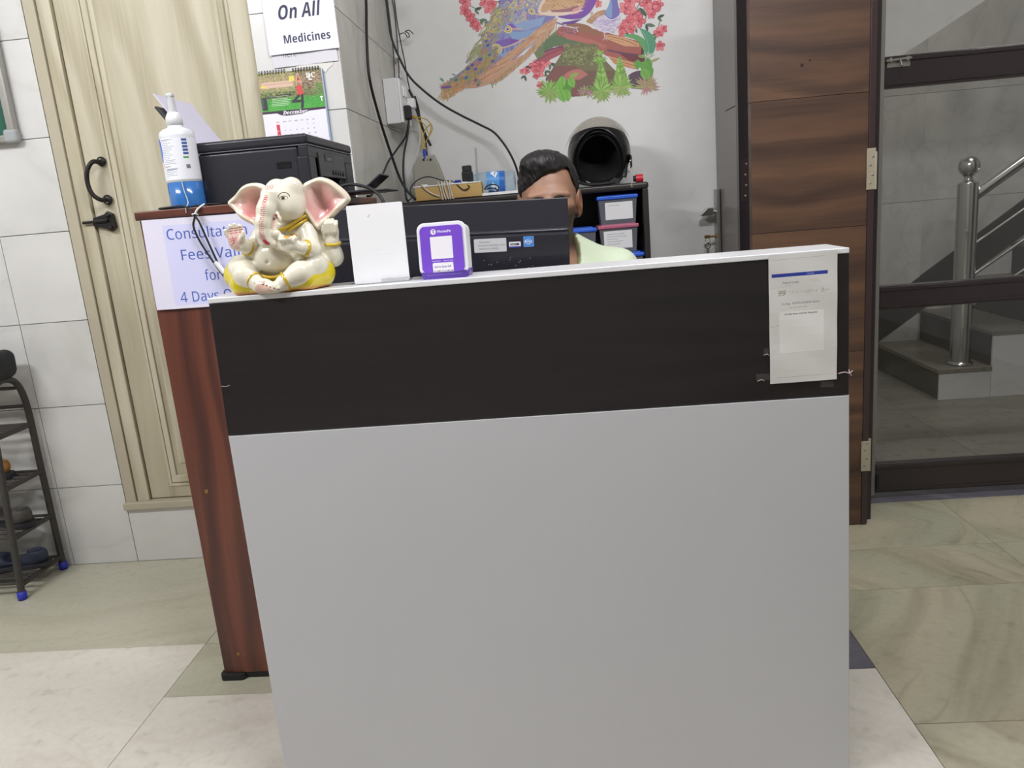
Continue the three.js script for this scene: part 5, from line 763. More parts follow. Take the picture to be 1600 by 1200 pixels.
// ---------- on the shelf: extension board, bottle, papers ----------
{
  const t = thing('extension_board', 'wooden extension board with white socket plate, pale cord wound round it', 'extension board', [-0.415, 1.2315, -3.135]);
  part('case', bx(-0.133, 0, -0.035, 0.133, 0.052, 0.035, 0.003), std({ map: wood(256, 128, 0.4, 0.1, [200, 168, 106], [186, 152, 92], [160, 126, 74], false, 26, 2, 55), roughness: 0.55 }), t);
  const pl = part('socket_plate', bx(-0.137, 0.052, -0.037, 0.131, 0.0575, 0.037, 0.002), M.plasticWhite, t); part('switch', [0, 1, 2].map((i) => bx(-0.11 + i * 0.08, 0.057, -0.012, -0.085 + i * 0.08, 0.063, 0.012, 0.002)), M.plasticWhite, pl);
  const coil = []; const rr = rngOf(12); for (let k = 0; k < 5; k++) { const x = -0.035 + k * 0.0105, q = (a) => a + (rr() - 0.5) * 0.006; coil.push(tube([[q(x - 0.01), 0.066, -0.03], [q(x), 0.0665, 0.03], [q(x + 0.002), 0.055, 0.0425], [q(x + 0.006), 0.02, 0.0405], [q(x + 0.011), -0.001, 0.039], [x + 0.012, 0.0, 0.03]], 0.0027, 50)); }
  part('cord', [...coil, tube([[-0.11, 0.062, 0.0], [-0.102, 0.06, 0.039], [-0.085, 0.04, 0.0402], [-0.06, 0.022, 0.0402], [-0.035, 0.012, 0.0402]], 0.0027, 40)], M.cord, t, 'pale cord wound round');
  const a = thing('power_adapter', 'black plug adapter standing on the wooden extension board', 'adapter', [-0.338, 1.289, -3.14]); part('housing', [bx(-0.021, 0.002, -0.02, 0.021, 0.042, 0.02, 0.005), bx(-0.018, 0.04, -0.017, 0.018, 0.064, 0.017, 0.005)], M.blackMatte, a); part('face', bx(-0.014, 0.01, 0.0195, 0.014, 0.036, 0.0215, 0.001), M.black, a);
  solo('black_cable', 'thin black cable looping over the extension board to the adapter', 'cable', tube([[-0.365, 1.292, -3.118], [-0.33, 1.27, -3.094], [-0.35, 1.26, -3.093], [-0.375, 1.278, -3.098], [-0.40, 1.298, -3.13], [-0.44, 1.305, -3.16], [-0.50, 1.325, -3.17], [-0.545, 1.315, -3.17], [-0.575, 1.285, -3.16], [-0.565, 1.25, -3.12], [-0.58, 1.237, -3.11]], 0.0022, 90), M.rubber);
  const c = thing('cable_coil', 'small heap of dark cables between extension board and water bottle', 'cable', [-0.255, 1.2315, -3.13]); for (let i = 0; i < 3; i++) part('loop', new THREE.TorusGeometry(0.022 + i * 0.003, 0.0028, 8, 26).scale(1, 0.75, 1).rotateX(-1.1 + i * 0.25).translate(i * 0.005, 0.006 + i * 0.009, 0), M.rubber, c);
  const pp = thing('paper_stack', 'small stack of white papers under the water bottle', 'papers', [-0.2, 1.2315, -3.17]); for (let i = 0; i < 3; i++) part('sheet', bx(-0.1 + i * 0.003, i * 0.0034, -0.068 + i * 0.001, 0.1 + i * 0.002, i * 0.0034 + 0.003, 0.068), M.paper, pp);
  part('clip', bx(-0.078, 0.01, 0.03, -0.058, 0.022, 0.066, 0.002), phy({ color: 0xc8ccd4, roughness: 0.2, transmission: 0.4 }), pp);
  const bt = thing('water_bottle', 'clear plastic water bottle lying on its side, blue label and cap', 'bottle', [-0.385, 1.288, -3.225]); bt.rotation.z = -Math.PI / 2 - 0.02;
  const pet = phy({ color: 0xe6f2fa, roughness: 0.08, transmission: 0.85, thickness: 0, ior: 1.35 });
  part('body', lathe([[0.0125, 0.0], [0.0125, 0.028], [0.018, 0.036], [0.034, 0.062], [0.0405, 0.085], [0.0405, 0.1], [0.039, 0.105], [0.0405, 0.11], [0.0405, 0.195], [0.039, 0.2], [0.0405, 0.205], [0.0405, 0.222], [0.034, 0.23], [0, 0.228]], 36), pet, bt);
  part('cap', lathe([[0, -0.016], [0.0155, -0.016], [0.0165, -0.013], [0.0165, 0.008], [0.0125, 0.008]], 24), plain(0x2433b4, 0.4), bt, 'blue screw cap');
  const lm = canv(512, 256, (c2, w, h) => { c2.fillStyle = '#5a9ad8'; c2.fillRect(0, 0, w, h); c2.fillStyle = '#2a6cc0'; c2.fillRect(0, 0, w, 70); c2.fillStyle = '#e8f0f8'; for (let i = 0; i < 4; i++) { c2.save(); c2.translate(60 + i * 128, 110); c2.rotate(0.5); c2.fillRect(-20, -10, 60, 90); c2.fillStyle = '#2a4c90'; c2.fillRect(-8, 16, 36, 10); c2.fillStyle = '#e8f0f8'; c2.restore(); } });
  part('label', new THREE.CylinderGeometry(0.0412, 0.0412, 0.072, 40, 1, true).translate(0, 0.152, 0), std({ map: lm, roughness: 0.35, side: THREE.DoubleSide }), bt, 'blue printed label');
}
{
  const t = thing('wall_cover', 'grey tapering plastic cover leaning on the white wall, wires entering its top', 'cover', [-0.53, 1.2315, -3.40]);
  const g = ext(poly([[-0.062, 0], [0.085, 0], [0.042, 0.15], [0.028, 0.185], [-0.03, 0.182], [-0.055, 0.15]]), 0.03, 0.006); part('shell', g, plain(0xa3a193, 0.6), t); part('grommet', [bar([-0.012, 0.17, 0.037], [-0.012, 0.178, 0.038], 0.004), bar([0.018, 0.168, 0.037], [0.018, 0.176, 0.038], 0.004)], M.rubber, t);
  solo('plastic_tube', 'thin clear plastic tube standing behind the bottle', 'tube', [bar([-0.318, 1.232, -3.30], [-0.312, 1.43, -3.31], 0.0045), bar([-0.318, 1.232, -3.30], [-0.3175, 1.27, -3.30], 0.007)], phy({ color: 0xdfe2e2, roughness: 0.15, transmission: 0.7, thickness: 0 }));
}
// ---------- socket box and wall wiring in the corner ----------
{
  const t = thing('socket_box', 'white surface mounted socket box on the pillar side', 'socket', [-0.648, 1.63, -3.29]);
  part('box', bx(0.001, -0.088, -0.1, 0.058, 0.084, 0.09, 0.004), plain(0xdcd9da, 0.45), t); const f = part('face_plate', bx(0.058, -0.086, -0.096, 0.068, 0.082, 0.086, 0.003), M.plasticWhite, t); part('switch', bx(0.068, 0.02, 0.02, 0.075, 0.06, 0.04, 0.002), M.plasticWhite, f); part('switch', bx(0.068, 0.02, -0.02, 0.075, 0.06, 0.0, 0.002), M.plasticWhite, f); part('socket', bx(0.068, -0.06, -0.06, 0.071, 0.0, -0.01, 0.002), M.plasticWhite, f);
  part('plug', bx(0.066, -0.072, 0.016, 0.094, -0.018, 0.058, 0.006), M.blackMatte, t, 'black plug'); part('plug', bx(0.068, -0.02, -0.07, 0.1, 0.02, -0.03, 0.006), M.plasticWhite, t);
  const C = (name, label, pts, r, mat, seg) => solo(name, label, 'cable', tube(pts, r, seg || pts.length * 12, 8), mat);
  C('wall_cable', 'thick black cable hanging down past the pillar side onto the shelf unit', [[-0.63, 2.845, -3.12], [-0.63, 2.2, -3.06], [-0.63, 1.951, -2.992], [-0.63, 1.808, -2.926], [-0.63, 1.674, -2.893], [-0.63, 1.56, -2.97], [-0.62, 1.43, -3.06], [-0.595, 1.309, -3.1], [-0.562, 1.256, -3.092], [-0.545, 1.24, -3.085]], 0.0052, M.rubber, 120);
  C('wall_cable', 'long black cable curving across the white wall down behind the man', [[-0.625, 2.845, -3.42], [-0.634, 2.3, -3.41], [-0.634, 2.0, -3.41], [-0.628, 1.902, -3.40], [-0.607, 1.829, -3.40], [-0.570, 1.745, -3.40], [-0.522, 1.690, -3.40], [-0.447, 1.624, -3.40], [-0.370, 1.573, -3.40], [-0.293, 1.528, -3.40], [-0.239, 1.494, -3.40], [-0.204, 1.450, -3.40], [-0.176, 1.400, -3.40], [-0.156, 1.346, -3.40], [-0.14, 1.26, -3.42], [-0.13, 1.24, -3.45]], 0.0046, M.rubber, 200);
  C('thin_wire', 'leftmost thin grey wire dropping to the socket box', [[-0.636, 2.845, -3.46], [-0.637, 2.11, -3.45], [-0.636, 1.87, -3.45], [-0.636, 1.72, -3.40]], 0.0028, M.wireGrey);
  C('thin_wire', 'thin dark wire with clips running beside the corner to the socket box', [[-0.619, 2.845, -3.47], [-0.619, 2.108, -3.455], [-0.614, 2.009, -3.455], [-0.615, 1.909, -3.455], [-0.619, 1.833, -3.455], [-0.622, 1.771, -3.45], [-0.621, 1.715, -3.40]], 0.0028, M.wireGrey);
  C('thin_wire', 'thin dark wire slanting from the corner to the black connector bundle', [[-0.612, 2.845, -3.46], [-0.606, 2.104, -3.44], [-0.605, 1.981, -3.44], [-0.600, 1.905, -3.44], [-0.591, 1.816, -3.44], [-0.585, 1.726, -3.44], [-0.572, 1.648, -3.44], [-0.56, 1.60, -3.43]], 0.0024, M.rubber);
  C('thin_wire', 'short curled wire end sticking out on the white wall', [[-0.601, 1.921, -3.44], [-0.579, 1.925, -3.44], [-0.568, 1.908, -3.44], [-0.558, 1.907, -3.43], [-0.562, 1.922, -3.43], [-0.575, 1.93, -3.44], [-0.56, 1.934, -3.44], [-0.54, 1.915, -3.43]], 0.0018, M.rubber, 60);
  for (const [x, y] of [[-0.624, 1.84], [-0.619, 1.76]]) solo('cable_clip', `small ${y > 1.8 ? 'upper' : 'lower'} white clip on the corner wires`, 'clip', bx(x - 0.008, y - 0.009, -3.47, x + 0.008, y + 0.009, -3.445, 0.003), M.plasticWhite);
  const b = thing('wire_bundle', 'bundle of yellow, white and black wires beside the socket box', 'wires', [-0.54, 1.52, -3.41]); const o = (l) => l.map(([x, y, z]) => [x + 0.54, y - 1.52, z + 3.41]);
  part('black_wire', [tube(o([[-0.582, 1.698, -3.42], [-0.567, 1.658, -3.42], [-0.551, 1.579, -3.42], [-0.536, 1.520, -3.42], [-0.514, 1.463, -3.42]]), 0.0055, 50), tube(o([[-0.560, 1.670, -3.42], [-0.550, 1.618, -3.42], [-0.547, 1.565, -3.42], [-0.535, 1.499, -3.42], [-0.526, 1.40, -3.365]]), 0.0036, 50)], M.rubber, b);
  part('yellow_wire', [tube(o([[-0.575, 1.584, -3.40], [-0.553, 1.580, -3.39], [-0.514, 1.566, -3.38], [-0.493, 1.533, -3.38], [-0.516, 1.496, -3.39], [-0.535, 1.471, -3.39], [-0.54, 1.40, -3.365]]), 0.0022, 60), tube(o([[-0.557, 1.575, -3.39], [-0.527, 1.549, -3.38], [-0.509, 1.508, -3.38], [-0.499, 1.546, -3.38], [-0.529, 1.523, -3.39], [-0.538, 1.48, -3.385], [-0.527, 1.44, -3.38]]), 0.0022, 60), tube(o([[-0.55, 1.57, -3.4], [-0.543, 1.51, -3.39], [-0.545, 1.45, -3.385], [-0.53, 1.43, -3.37]]), 0.0022, 40)], M.yellowWire, b);
  part('yellow_sleeve', bar([-0.045, 0.064, 0.01], [-0.02, 0.062, 0.02], 0.006), M.yellowWire, b);
  part('white_wire', tube(o([[-0.569, 1.577, -3.41], [-0.552, 1.551, -3.40], [-0.555, 1.486, -3.395], [-0.572, 1.435, -3.395], [-0.6, 1.378, -3.395], [-0.6, 1.3, -3.39], [-0.59, 1.235, -3.36]]), 0.003, 60), M.whiteWire, b);
  part('blue_connector', bar([0.006, -0.072, 0.035], [0.003, -0.112, 0.04], 0.0075), M.blueWire, b, 'blue wire connector');
  C('plug_cord', 'black cord from the socket box crossing down towards the printer', [[-0.568, 1.56, -3.255], [-0.572, 1.535, -3.25], [-0.583, 1.49, -3.22], [-0.606, 1.443, -3.15], [-0.62, 1.39, -3.02], [-0.6, 1.335, -2.8], [-0.565, 1.29, -2.5], [-0.545, 1.2475, -2.33], [-0.55, 1.2455, -2.31]], 0.004, M.rubber, 90);
  C('plug_cord', 'black cord dropping straight from the socket box to the shelf unit', [[-0.566, 1.557, -3.245], [-0.568, 1.53, -3.235], [-0.576, 1.486, -3.22], [-0.594, 1.426, -3.21], [-0.604, 1.351, -3.20], [-0.602, 1.288, -3.19], [-0.6, 1.25, -3.18], [-0.59, 1.236, -3.16]], 0.0042, M.rubber, 70);
  C('tray_cable', 'black cable arching from the printer tray towards the monitor', [[-0.52, 1.246, -1.84], [-0.50, 1.258, -1.83], [-0.47, 1.262, -1.825], [-0.44, 1.255, -1.82], [-0.42, 1.2465, -1.815], [-0.395, 1.22, -1.80], [-0.39, 1.17, -1.795]], 0.0038, M.rubber, 60);
}
// ---------- peacock wall sticker ----------
{
  const X0 = -0.52, X1 = 0.54, Y0 = 1.555, Y1 = 2.15, S = 1750;
  const map = canv(Math.round((X1 - X0) * S), Math.round((Y1 - Y0) * S), (c) => {
    // pen units of the print: 1600 across the sticker, mapped to wall metres
    const A = [6.743e-4, -6.34e-5, -4.87e-5, -6.29e-4, -0.5007, 2.0566];
    c.setTransform(A[0] * S, -A[1] * S, A[2] * S, -A[3] * S, (A[4] - X0) * S, (Y1 - A[5]) * S);
    const r = rngOf(2024), rn = (a, b) => a + (b - a) * r(), pick = (l) => l[r() * l.length | 0];
    const P = (pts, fill, close = true) => { c.beginPath(); pts.forEach((p, i) => p.length === 2 ? (i ? c.lineTo(...p) : c.moveTo(...p)) : p.length === 4 ? c.quadraticCurveTo(...p) : c.bezierCurveTo(...p)); if (close) c.closePath(); c.fillStyle = fill; c.fill(); };
    const line = (pts, col, w) => { c.beginPath(); pts.forEach((p, i) => p.length === 2 ? (i ? c.lineTo(...p) : c.moveTo(...p)) : c.quadraticCurveTo(...p)); c.strokeStyle = col; c.lineWidth = w; c.lineCap = 'round'; c.stroke(); };
    const leaf = (x, y, l, w, a, col, vein) => { c.save(); c.translate(x, y); c.rotate(a); c.beginPath(); c.moveTo(0, 0); c.quadraticCurveTo(l * 0.4, -w, l, 0); c.quadraticCurveTo(l * 0.4, w, 0, 0); c.fillStyle = col; c.fill(); if (vein) { c.strokeStyle = vein; c.lineWidth = 2; c.beginPath(); c.moveTo(0, 0); c.lineTo(l * 0.9, 0); c.stroke(); } c.restore(); };
    const flower = (x, y, s) => { const a0 = r() * 6; for (let i = 0; i < 5; i++) { const a = a0 + i * 1.2566, px = x + Math.cos(a) * s * 0.5, py = y + Math.sin(a) * s * 0.5; c.fillStyle = pick(['#d9646c', '#cf5560', '#e07c80', '#c74a58']); c.beginPath(); c.ellipse(px, py, s * 0.5, s * 0.36, a, 0, 7); c.fill(); c.fillStyle = 'rgba(240,170,170,0.5)'; c.beginPath(); c.ellipse(px + Math.cos(a) * s * 0.16, py + Math.sin(a) * s * 0.16, s * 0.2, s * 0.13, a, 0, 7); c.fill(); } c.fillStyle = '#8c2a3c'; c.beginPath(); c.arc(x, y, s * 0.13, 0, 7); c.fill(); };
    const cluster = (l) => l.forEach(([x, y, s]) => flower(x, y, s));
    const greens = (l, cols) => l.forEach(([x, y, s, a]) => { leaf(x, y, s, s * 0.36, a, pick(cols), 'rgba(20,50,30,0.4)'); leaf(x, y, s * 0.8, s * 0.3, a + 1.1, pick(cols), 'rgba(20,50,30,0.4)'); });
    const dkG = ['#4a6e50', '#3a5a48', '#59775a', '#3c4a44'];
    // stems, leaves and blossoms behind the birds
    for (const [a, b, d, e] of [[310, 40, 360, 60], [330, 110, 420, 150], [1380, -60, 1330, 60], [1480, 100, 1465, 180], [1400, 40, 1380, 150], [690, 390, 760, 330], [420, 20, 500, 5]]) line([[a, b], [d, e]], '#6a5a4a', 4);
    greens([[330, 60, 50, -0.3], [365, 120, 46, 0.1], [400, 130, 44, 0.6], [480, 10, 60, -0.2], [1350, 50, 70, 0.9], [1390, 150, 60, 0.2], [1300, 130, 60, 1.4], [1260, 180, 50, 1], [1460, 110, 46, -0.4], [1320, 160, 50, 1.2], [650, 410, 44, 0.4], [640, 470, 40, 1.3], [770, 440, 46, 0.3], [790, 470, 40, 2], [800, 390, 60, 0.5], [745, 300, 40, 2.4], [1450, 210, 40, 1.6]], dkG);
    cluster([[275, 10, 42], [270, 65, 38], [300, 100, 36], [325, 140, 34], [345, 165, 32], [395, 10, 40], [420, 50, 40], [440, 25, 34], [255, -40, 40], [430, -40, 44], [380, -60, 40],
      [1095, 25, 26], [1260, 50, 44], [1290, 10, 46], [1310, 90, 50], [1345, 130, 46], [1280, 140, 40], [1300, 180, 34], [1330, -30, 50], [1390, 20, 46], [1430, 55, 46], [1460, 30, 36], [1410, -40, 46], [1245, 175, 34], [1245, 205, 26], [1470, 200, 34], [1495, 180, 30], [1480, 285, 34], [1420, 90, 30], [1230, -40, 44],
      [705, 410, 40], [745, 400, 42], [730, 450, 38], [775, 385, 34], [650, 440, 26], [625, 445, 20], [740, 530, 26], [715, 470, 26]]);
    P([[700, 330], [760, 250], [850, 180], [860, 240], [790, 330], [730, 380]], '#6a7a56');
    // log
    P([[850, 170], [1000, 120, 1060, 175], [1200, 215], [1330, 250], [1390, 280], [1380, 380], [1300, 400], [1180, 360], [1050, 290], [900, 250], [840, 215]], '#a0584e');
    P([[760, 260], [830, 215], [930, 240], [1090, 270], [1080, 300], [930, 270], [820, 290], [760, 320]], '#56704e');
    P([[845, 190], [940, 215], [1060, 245], [1150, 280], [1140, 300], [1040, 272], [900, 240]], '#b4655c');
    P([[900, 150], [990, 125, 1060, 180], [1130, 215], [1110, 225], [1000, 195], [900, 180]], '#8f6448');
    P([[1140, 215], [1240, 215, 1350, 270], [1355, 290], [1260, 285], [1150, 240]], '#d2a072'); line([[1160, 225], [1250, 235, 1340, 282]], '#8a4a38', 4); line([[1170, 240], [1260, 262]], '#a86a48', 3);
    P([[1220, 320], [1380, 340], [1385, 390], [1300, 380], [1230, 330]], '#6a3038'); line([[1160, 310], [1240, 330, 1330, 340]], '#5a3a58', 10);
    P([[1160, 345], [1250, 370], [1370, 400], [1330, 430], [1200, 395]], '#cf9468'); line([[1180, 365], [1330, 408]], '#9a5a3e', 4); line([[1190, 380], [1300, 415]], '#a8643f', 3);
    P([[1370, 270], [1395, 280], [1390, 380], [1360, 370]], '#4e2a30');
    P([[770, 330], [850, 270, 930, 275], [900, 320], [780, 380], [720, 380]], '#a4525c'); line([[700, 390], [780, 330, 890, 300]], '#8a3a46', 8); line([[770, 320], [840, 290, 900, 290]], '#6a3a5c', 10);
    // mossy rock
    P([[910, 270], [1085, 270], [1110, 330], [1150, 380], [1210, 440], [1240, 540], [1000, 600], [940, 605], [790, 520], [780, 490], [830, 400]], '#6f6a4a');
    P([[780, 480], [830, 410], [960, 410], [1000, 440], [1030, 500], [1000, 595], [940, 605], [790, 520]], '#7c4f4a'); P([[1010, 440], [1210, 440], [1240, 540], [1000, 600], [960, 560]], '#6d5448');
    for (let i = 0; i < 420; i++) { const x = rn(890, 1100), y = rn(275, 400); c.strokeStyle = pick(['#8a9858', '#5c6a40', '#98a868', '#4c5638']); c.lineWidth = 3; c.beginPath(); c.arc(x - (y - 275) * 0.2, y, rn(3, 7), r() * 6, r() * 6 + 2); c.stroke(); }
    P([[1290, 470], [1330, 430, 1400, 440], [1420, 540], [1370, 555], [1310, 550]], '#53404e');
    P([[885, 470], [930, 425, 990, 430], [1040, 462], [990, 495], [900, 500]], '#b86e66'); P([[920, 470], [950, 445, 985, 455], [960, 485], [925, 480]], '#93a850');
    // big bent leaves
    P([[1250, 220], [1330, 190, 1390, 250], [1420, 310, 1410, 365], [1400, 365], [1380, 290, 1330, 245], [1250, 220]], '#58a05c'); P([[1350, 175], [1440, 190, 1455, 270], [1450, 340, 1405, 370], [1400, 300, 1385, 240]], '#4c9470'); line([[1360, 185], [1420, 250, 1410, 355]], '#76b890', 4);
    // train of the peacock
    P([[830, 110], [790, 150], [715, 240], [620, 330], [540, 400], [450, 470], [300, 540], [130, 558], [105, 540], [180, 490], [260, 430], [350, 350], [380, 240], [430, 160], [470, 60], [500, -20], [520, -80], [860, -80], [840, 60]], '#7f78b0');
    for (let i = 0; i < 900; i++) { const k = r(), x = lerp(470, 830, k), y = rn(40, 330) - k * 60; if (y < 60 - k * 40 || y > 400 - (x - 560) * 1.143 - 90) continue; c.strokeStyle = pick(['#7f9ac4', '#8aa6cc', '#6f86bc', '#9a8cc8', '#7a68b8']); c.lineWidth = 3.5; c.globalAlpha = 0.55; const L = rn(20, 60); c.beginPath(); c.moveTo(x, y); c.lineTo(x - L * 0.35, y + L); c.stroke(); } c.globalAlpha = 1;
    for (const [pts, g] of [[[[560, 130], [640, 130, 700, 120], [770, 100], [745, 155], [640, 190], [590, 180]], '#86a2cc'], [[[530, 180], [600, 220, 720, 170], [790, 130], [740, 210], [650, 250], [560, 240]], '#7fa0cc'], [[[450, 310], [520, 350, 640, 300], [740, 200], [770, 160], [700, 270], [600, 340], [500, 355]], '#86a4c8']]) P(pts, g);
    for (let i = 0; i < 46; i++) { const k = i / 45; const x = lerp(460, 720, k), y = lerp(345, 240, k); line([[x, y - 40], [x + rn(-6, 6), y + 6]], pick(['#6a84b8', '#9cb8d8', '#5a6aa8']), 3); }
    P([[560, 240], [620, 250], [520, 285], [470, 270]], '#7248ac'); P([[520, 120], [570, 150], [600, 180], [540, 170]], '#7a4cb4'); P([[450, 260], [560, 230], [540, 290], [460, 300]], '#7458b0');
    for (const l of [[[490, 296], [560, 290, 640, 235]], [[555, 175], [600, 182, 625, 175]], [[580, 85], [620, 115, 655, 125]], [[690, 80], [720, 92, 750, 92]]]) { line(l, '#d8bc9c', 9); line(l, '#b88e7a', 2); }
    for (const [x, y, s] of [[468, 300, 34], [535, 180, 30], [575, 85, 26], [685, 70, 24]]) { for (const [q, col] of [[1, '#d8cc98'], [0.72, '#b89a4a'], [0.5, '#e2d8a8'], [0.3, '#5a4aa0']]) { c.fillStyle = col; c.beginPath(); c.ellipse(x, y, s * q, s * q * 0.82, 0.5, 0, 7); c.fill(); } }
    // eyed feathers of the shoulder
    for (let i = 0; i < 150; i++) { const k = r(), x = lerp(490, 790, k) + rn(-40, 20), y = lerp(110, -30, k) + rn(-60, 110) * (1 - k * 0.6); if (x > 520 && y > 130 || x > 640 && y > 40) continue; const s = rn(13, 27), a = rn(1.7, 2.6); for (const [q, col] of [[1, pick(['#c4bc8c', '#aab494', '#9c90c4', '#d0bc8c', '#8fa2c4'])], [0.7, pick(['#8c9c80', '#b8a878', '#8478b4'])], [0.42, pick(['#7464b0', '#8a9ac4', '#dccaa0', '#d0a070'])]]) { c.fillStyle = col; c.beginPath(); c.ellipse(x, y, s * q, s * q * 0.7, a, 0, 7); c.fill(); } }
    for (let i = 0; i < 420; i++) { const k = r(), x = lerp(520, 330, k) + rn(-50, 60), y = lerp(20, 330, k) + rn(-10, 60); c.strokeStyle = pick(['#8f9a58', '#b4a050', '#7f9468', '#7a6cae', '#c4a860', '#6a8a74']); c.lineWidth = rn(2.5, 5); c.globalAlpha = 0.75; c.beginPath(); c.moveTo(x, y); c.quadraticCurveTo(x - 14, y + 14, x - 20, y + rn(22, 40)); c.stroke(); } c.globalAlpha = 1;
    for (let i = 0; i < 70; i++) { const k = r(), x = lerp(500, 390, k) + rn(-24, 40), y = lerp(60, 235, k) + rn(-10, 20), s = rn(9, 17); for (const [q, col] of [[1, pick(['#9aa870', '#c0b468', '#8a9a80', '#7a6cb0'])], [0.6, pick(['#c8a850', '#e0c088', '#6a5aa8'])], [0.3, pick(['#5a7a68', '#d88850'])]]) { c.fillStyle = col; c.beginPath(); c.ellipse(x, y, s * q, s * q * 0.75, 2.2, 0, 7); c.fill(); } }
    // tan fringe along the lower edge
    P([[845, 110], [825, 175], [745, 275], [650, 370], [565, 445], [470, 510], [330, 550], [200, 556], [300, 490], [400, 440], [520, 395], [640, 335], [730, 235], [800, 130]], '#c69878');
    for (let i = 0; i < 520; i++) { const k = r(), x = lerp(370, 825, k), y = lerp(490, 130, Math.pow(k, 1.05)) + rn(-26, 26); c.strokeStyle = pick(['#b67e5e', '#d8ac88', '#c88a66', '#a87050', '#d09a78', '#c8b088']); c.lineWidth = rn(2, 5); c.globalAlpha = 0.8; c.beginPath(); c.moveTo(x, y); c.quadraticCurveTo(x - 30, y + 22, x - 62, y + 40 - k * 4); c.stroke(); } c.globalAlpha = 1;
    for (let i = 0; i < 190; i++) { const k = r(), x = lerp(430, 845, k), y = lerp(500, 130, Math.pow(k, 1.1)) + 14; c.strokeStyle = pick(['#b69470', '#a88058', '#c8a880', '#8a7a4c']); c.lineWidth = 2.4; c.beginPath(); c.moveTo(x, y); c.quadraticCurveTo(x - 4, y + 20, x - rn(0, 14), y + rn(22, 48)); c.stroke(); }
    // tip: orange, green and purple eyes
    for (let i = 0; i < 900; i++) { const k = r(), x = lerp(120, 470, k) + rn(-14, 14), y = lerp(545, 300, Math.pow(k, 1.25)) + rn(-24, 70 * (1 - k * 0.2)); c.strokeStyle = k < 0.45 ? pick(['#c88458', '#d8905c', '#c87868', '#a8a058', '#d8a868', '#7a9468']) : pick(['#9aa050', '#b8984c', '#7c8a5c', '#c8884c', '#6a7a58', '#8a6ca0']); c.lineWidth = rn(3, 6); c.globalAlpha = 0.85; c.beginPath(); c.moveTo(x, y); c.lineTo(x - rn(-6, 20), y + rn(10, 34)); c.stroke(); } c.globalAlpha = 1;
    for (const [x, y, s] of [[160, 530, 16], [205, 500, 22], [240, 490, 20], [270, 485, 22], [285, 425, 28], [310, 405, 24], [330, 430, 22], [360, 370, 26], [385, 320, 26], [410, 280, 24], [345, 395, 20], [420, 340, 22], [440, 380, 20], [210, 530, 14], [330, 500, 18], [345, 530, 18], [400, 255, 20]]) for (const [q, col] of [[1, pick(['#b88a4c', '#8a9a5c', '#c07a50'])], [0.72, pick(['#5c6ca8', '#5e8a78', '#6a589a'])], [0.4, pick(['#5a3c8c', '#48508c', '#d87850'])]]) { c.fillStyle = col; c.beginPath(); c.ellipse(x, y, s * q, s * q * 0.62, 2.5, 0, 7); c.fill(); }
    for (const [x, y, a, s] of [[120, 510, -2.2, 34], [125, 515, -1.9, 30], [105, 525, 2.9, 12], [205, 470, -2.8, 30], [190, 490, 3, 30], [260, 455, -2.6, 26], [350, 510, 0.4, 30], [425, 512, 1.2, 26], [340, 500, 0.9, 30]]) leaf(x, y, s, s * 0.3, a, '#5a9478'); P([[105, 548], [130, 536, 170, 536], [178, 546], [150, 556, 110, 556]], '#6a4aa0');
    // body of the peacock and its tan wing
    P([[850, 105], [930, 130, 1000, 110], [1060, 80, 1085, 0], [1090, -90], [960, -120], [880, -40], [860, 40]], '#7447a4'); P([[870, 140], [930, 130, 1000, 115], [940, 150], [880, 150]], '#65408e');
    P([[722, 70], [725, 30, 760, -10], [820, -90], [1030, -90], [1020, 20, 980, 70], [900, 105, 790, 98], [735, 90]], '#e2cdb8');
    P([[745, 85], [735, 40, 780, 0], [830, -80], [1020, -80], [1010, 0, 960, 40], [880, 66, 800, 62]], '#c8a076');
    for (let i = 0; i < 150; i++) { const x = rn(770, 1015), y = rn(-80, 50 - Math.abs(x - 880) * 0.08); c.strokeStyle = pick(['#a87a50', '#e0c098', '#b88858', '#cfa878']); c.lineWidth = 3; c.beginPath(); c.arc(x, y, rn(9, 17), 0.2, 2.9); c.stroke(); }
    P([[800, 62], [870, 66, 950, 40], [980, 35], [960, 70], [880, 76], [810, 74]], '#9a6470'); P([[940, 58], [985, 40], [975, 82], [930, 92]], '#d89a94'); line([[745, 78], [860, 104, 1000, 64]], '#ecdccc', 7);
    line([[840, 140], [880, 150, 900, 170]], '#8a6c90', 9); line([[880, 160], [930, 165, 960, 175], [972, 195]], '#d8c8d4', 6); line([[915, 165], [960, 170, 955, 205]], '#c8b4c4', 5); line([[920, 170], [975, 168]], '#d8c8d4', 5); for (let i = 0; i < 60; i++) line([[rn(850, 965), rn(165, 205)], [rn(850, 965), rn(165, 205)]].map((p, j, l) => j ? [l[0][0] + 8, l[0][1] + 5] : p), pick(['#6a4a6c', '#a4788c']), 3);
    // peahen
    P([[1020, 135], [1070, 70, 1140, 60], [1145, 90], [1100, 100], [1060, 150]], '#b48a68'); for (let i = 0; i < 30; i++) line([[rn(1040, 1120), rn(75, 130)], [rn(1040, 1120), rn(75, 130)]].map((p, j, l) => j ? [l[0][0] + 12, l[0][1] - 8] : p), pick(['#8a6248', '#d0aa88']), 3);
    P([[1060, 150], [1080, 105, 1140, 90], [1200, 50], [1245, 90, 1230, 140], [1190, 200, 1140, 205], [1100, 190]], '#cfc6dc'); for (let i = 0; i < 120; i++) { const x = rn(1080, 1220), y = rn(110, 195); if (Math.hypot((x - 1155) / 80, (y - 145) / 58) > 1) continue; c.strokeStyle = pick(['#b4a4cc', '#e8e4f0', '#a894c0']); c.lineWidth = 3; c.beginPath(); c.arc(x, y, 8, 0, 2.6); c.stroke(); }
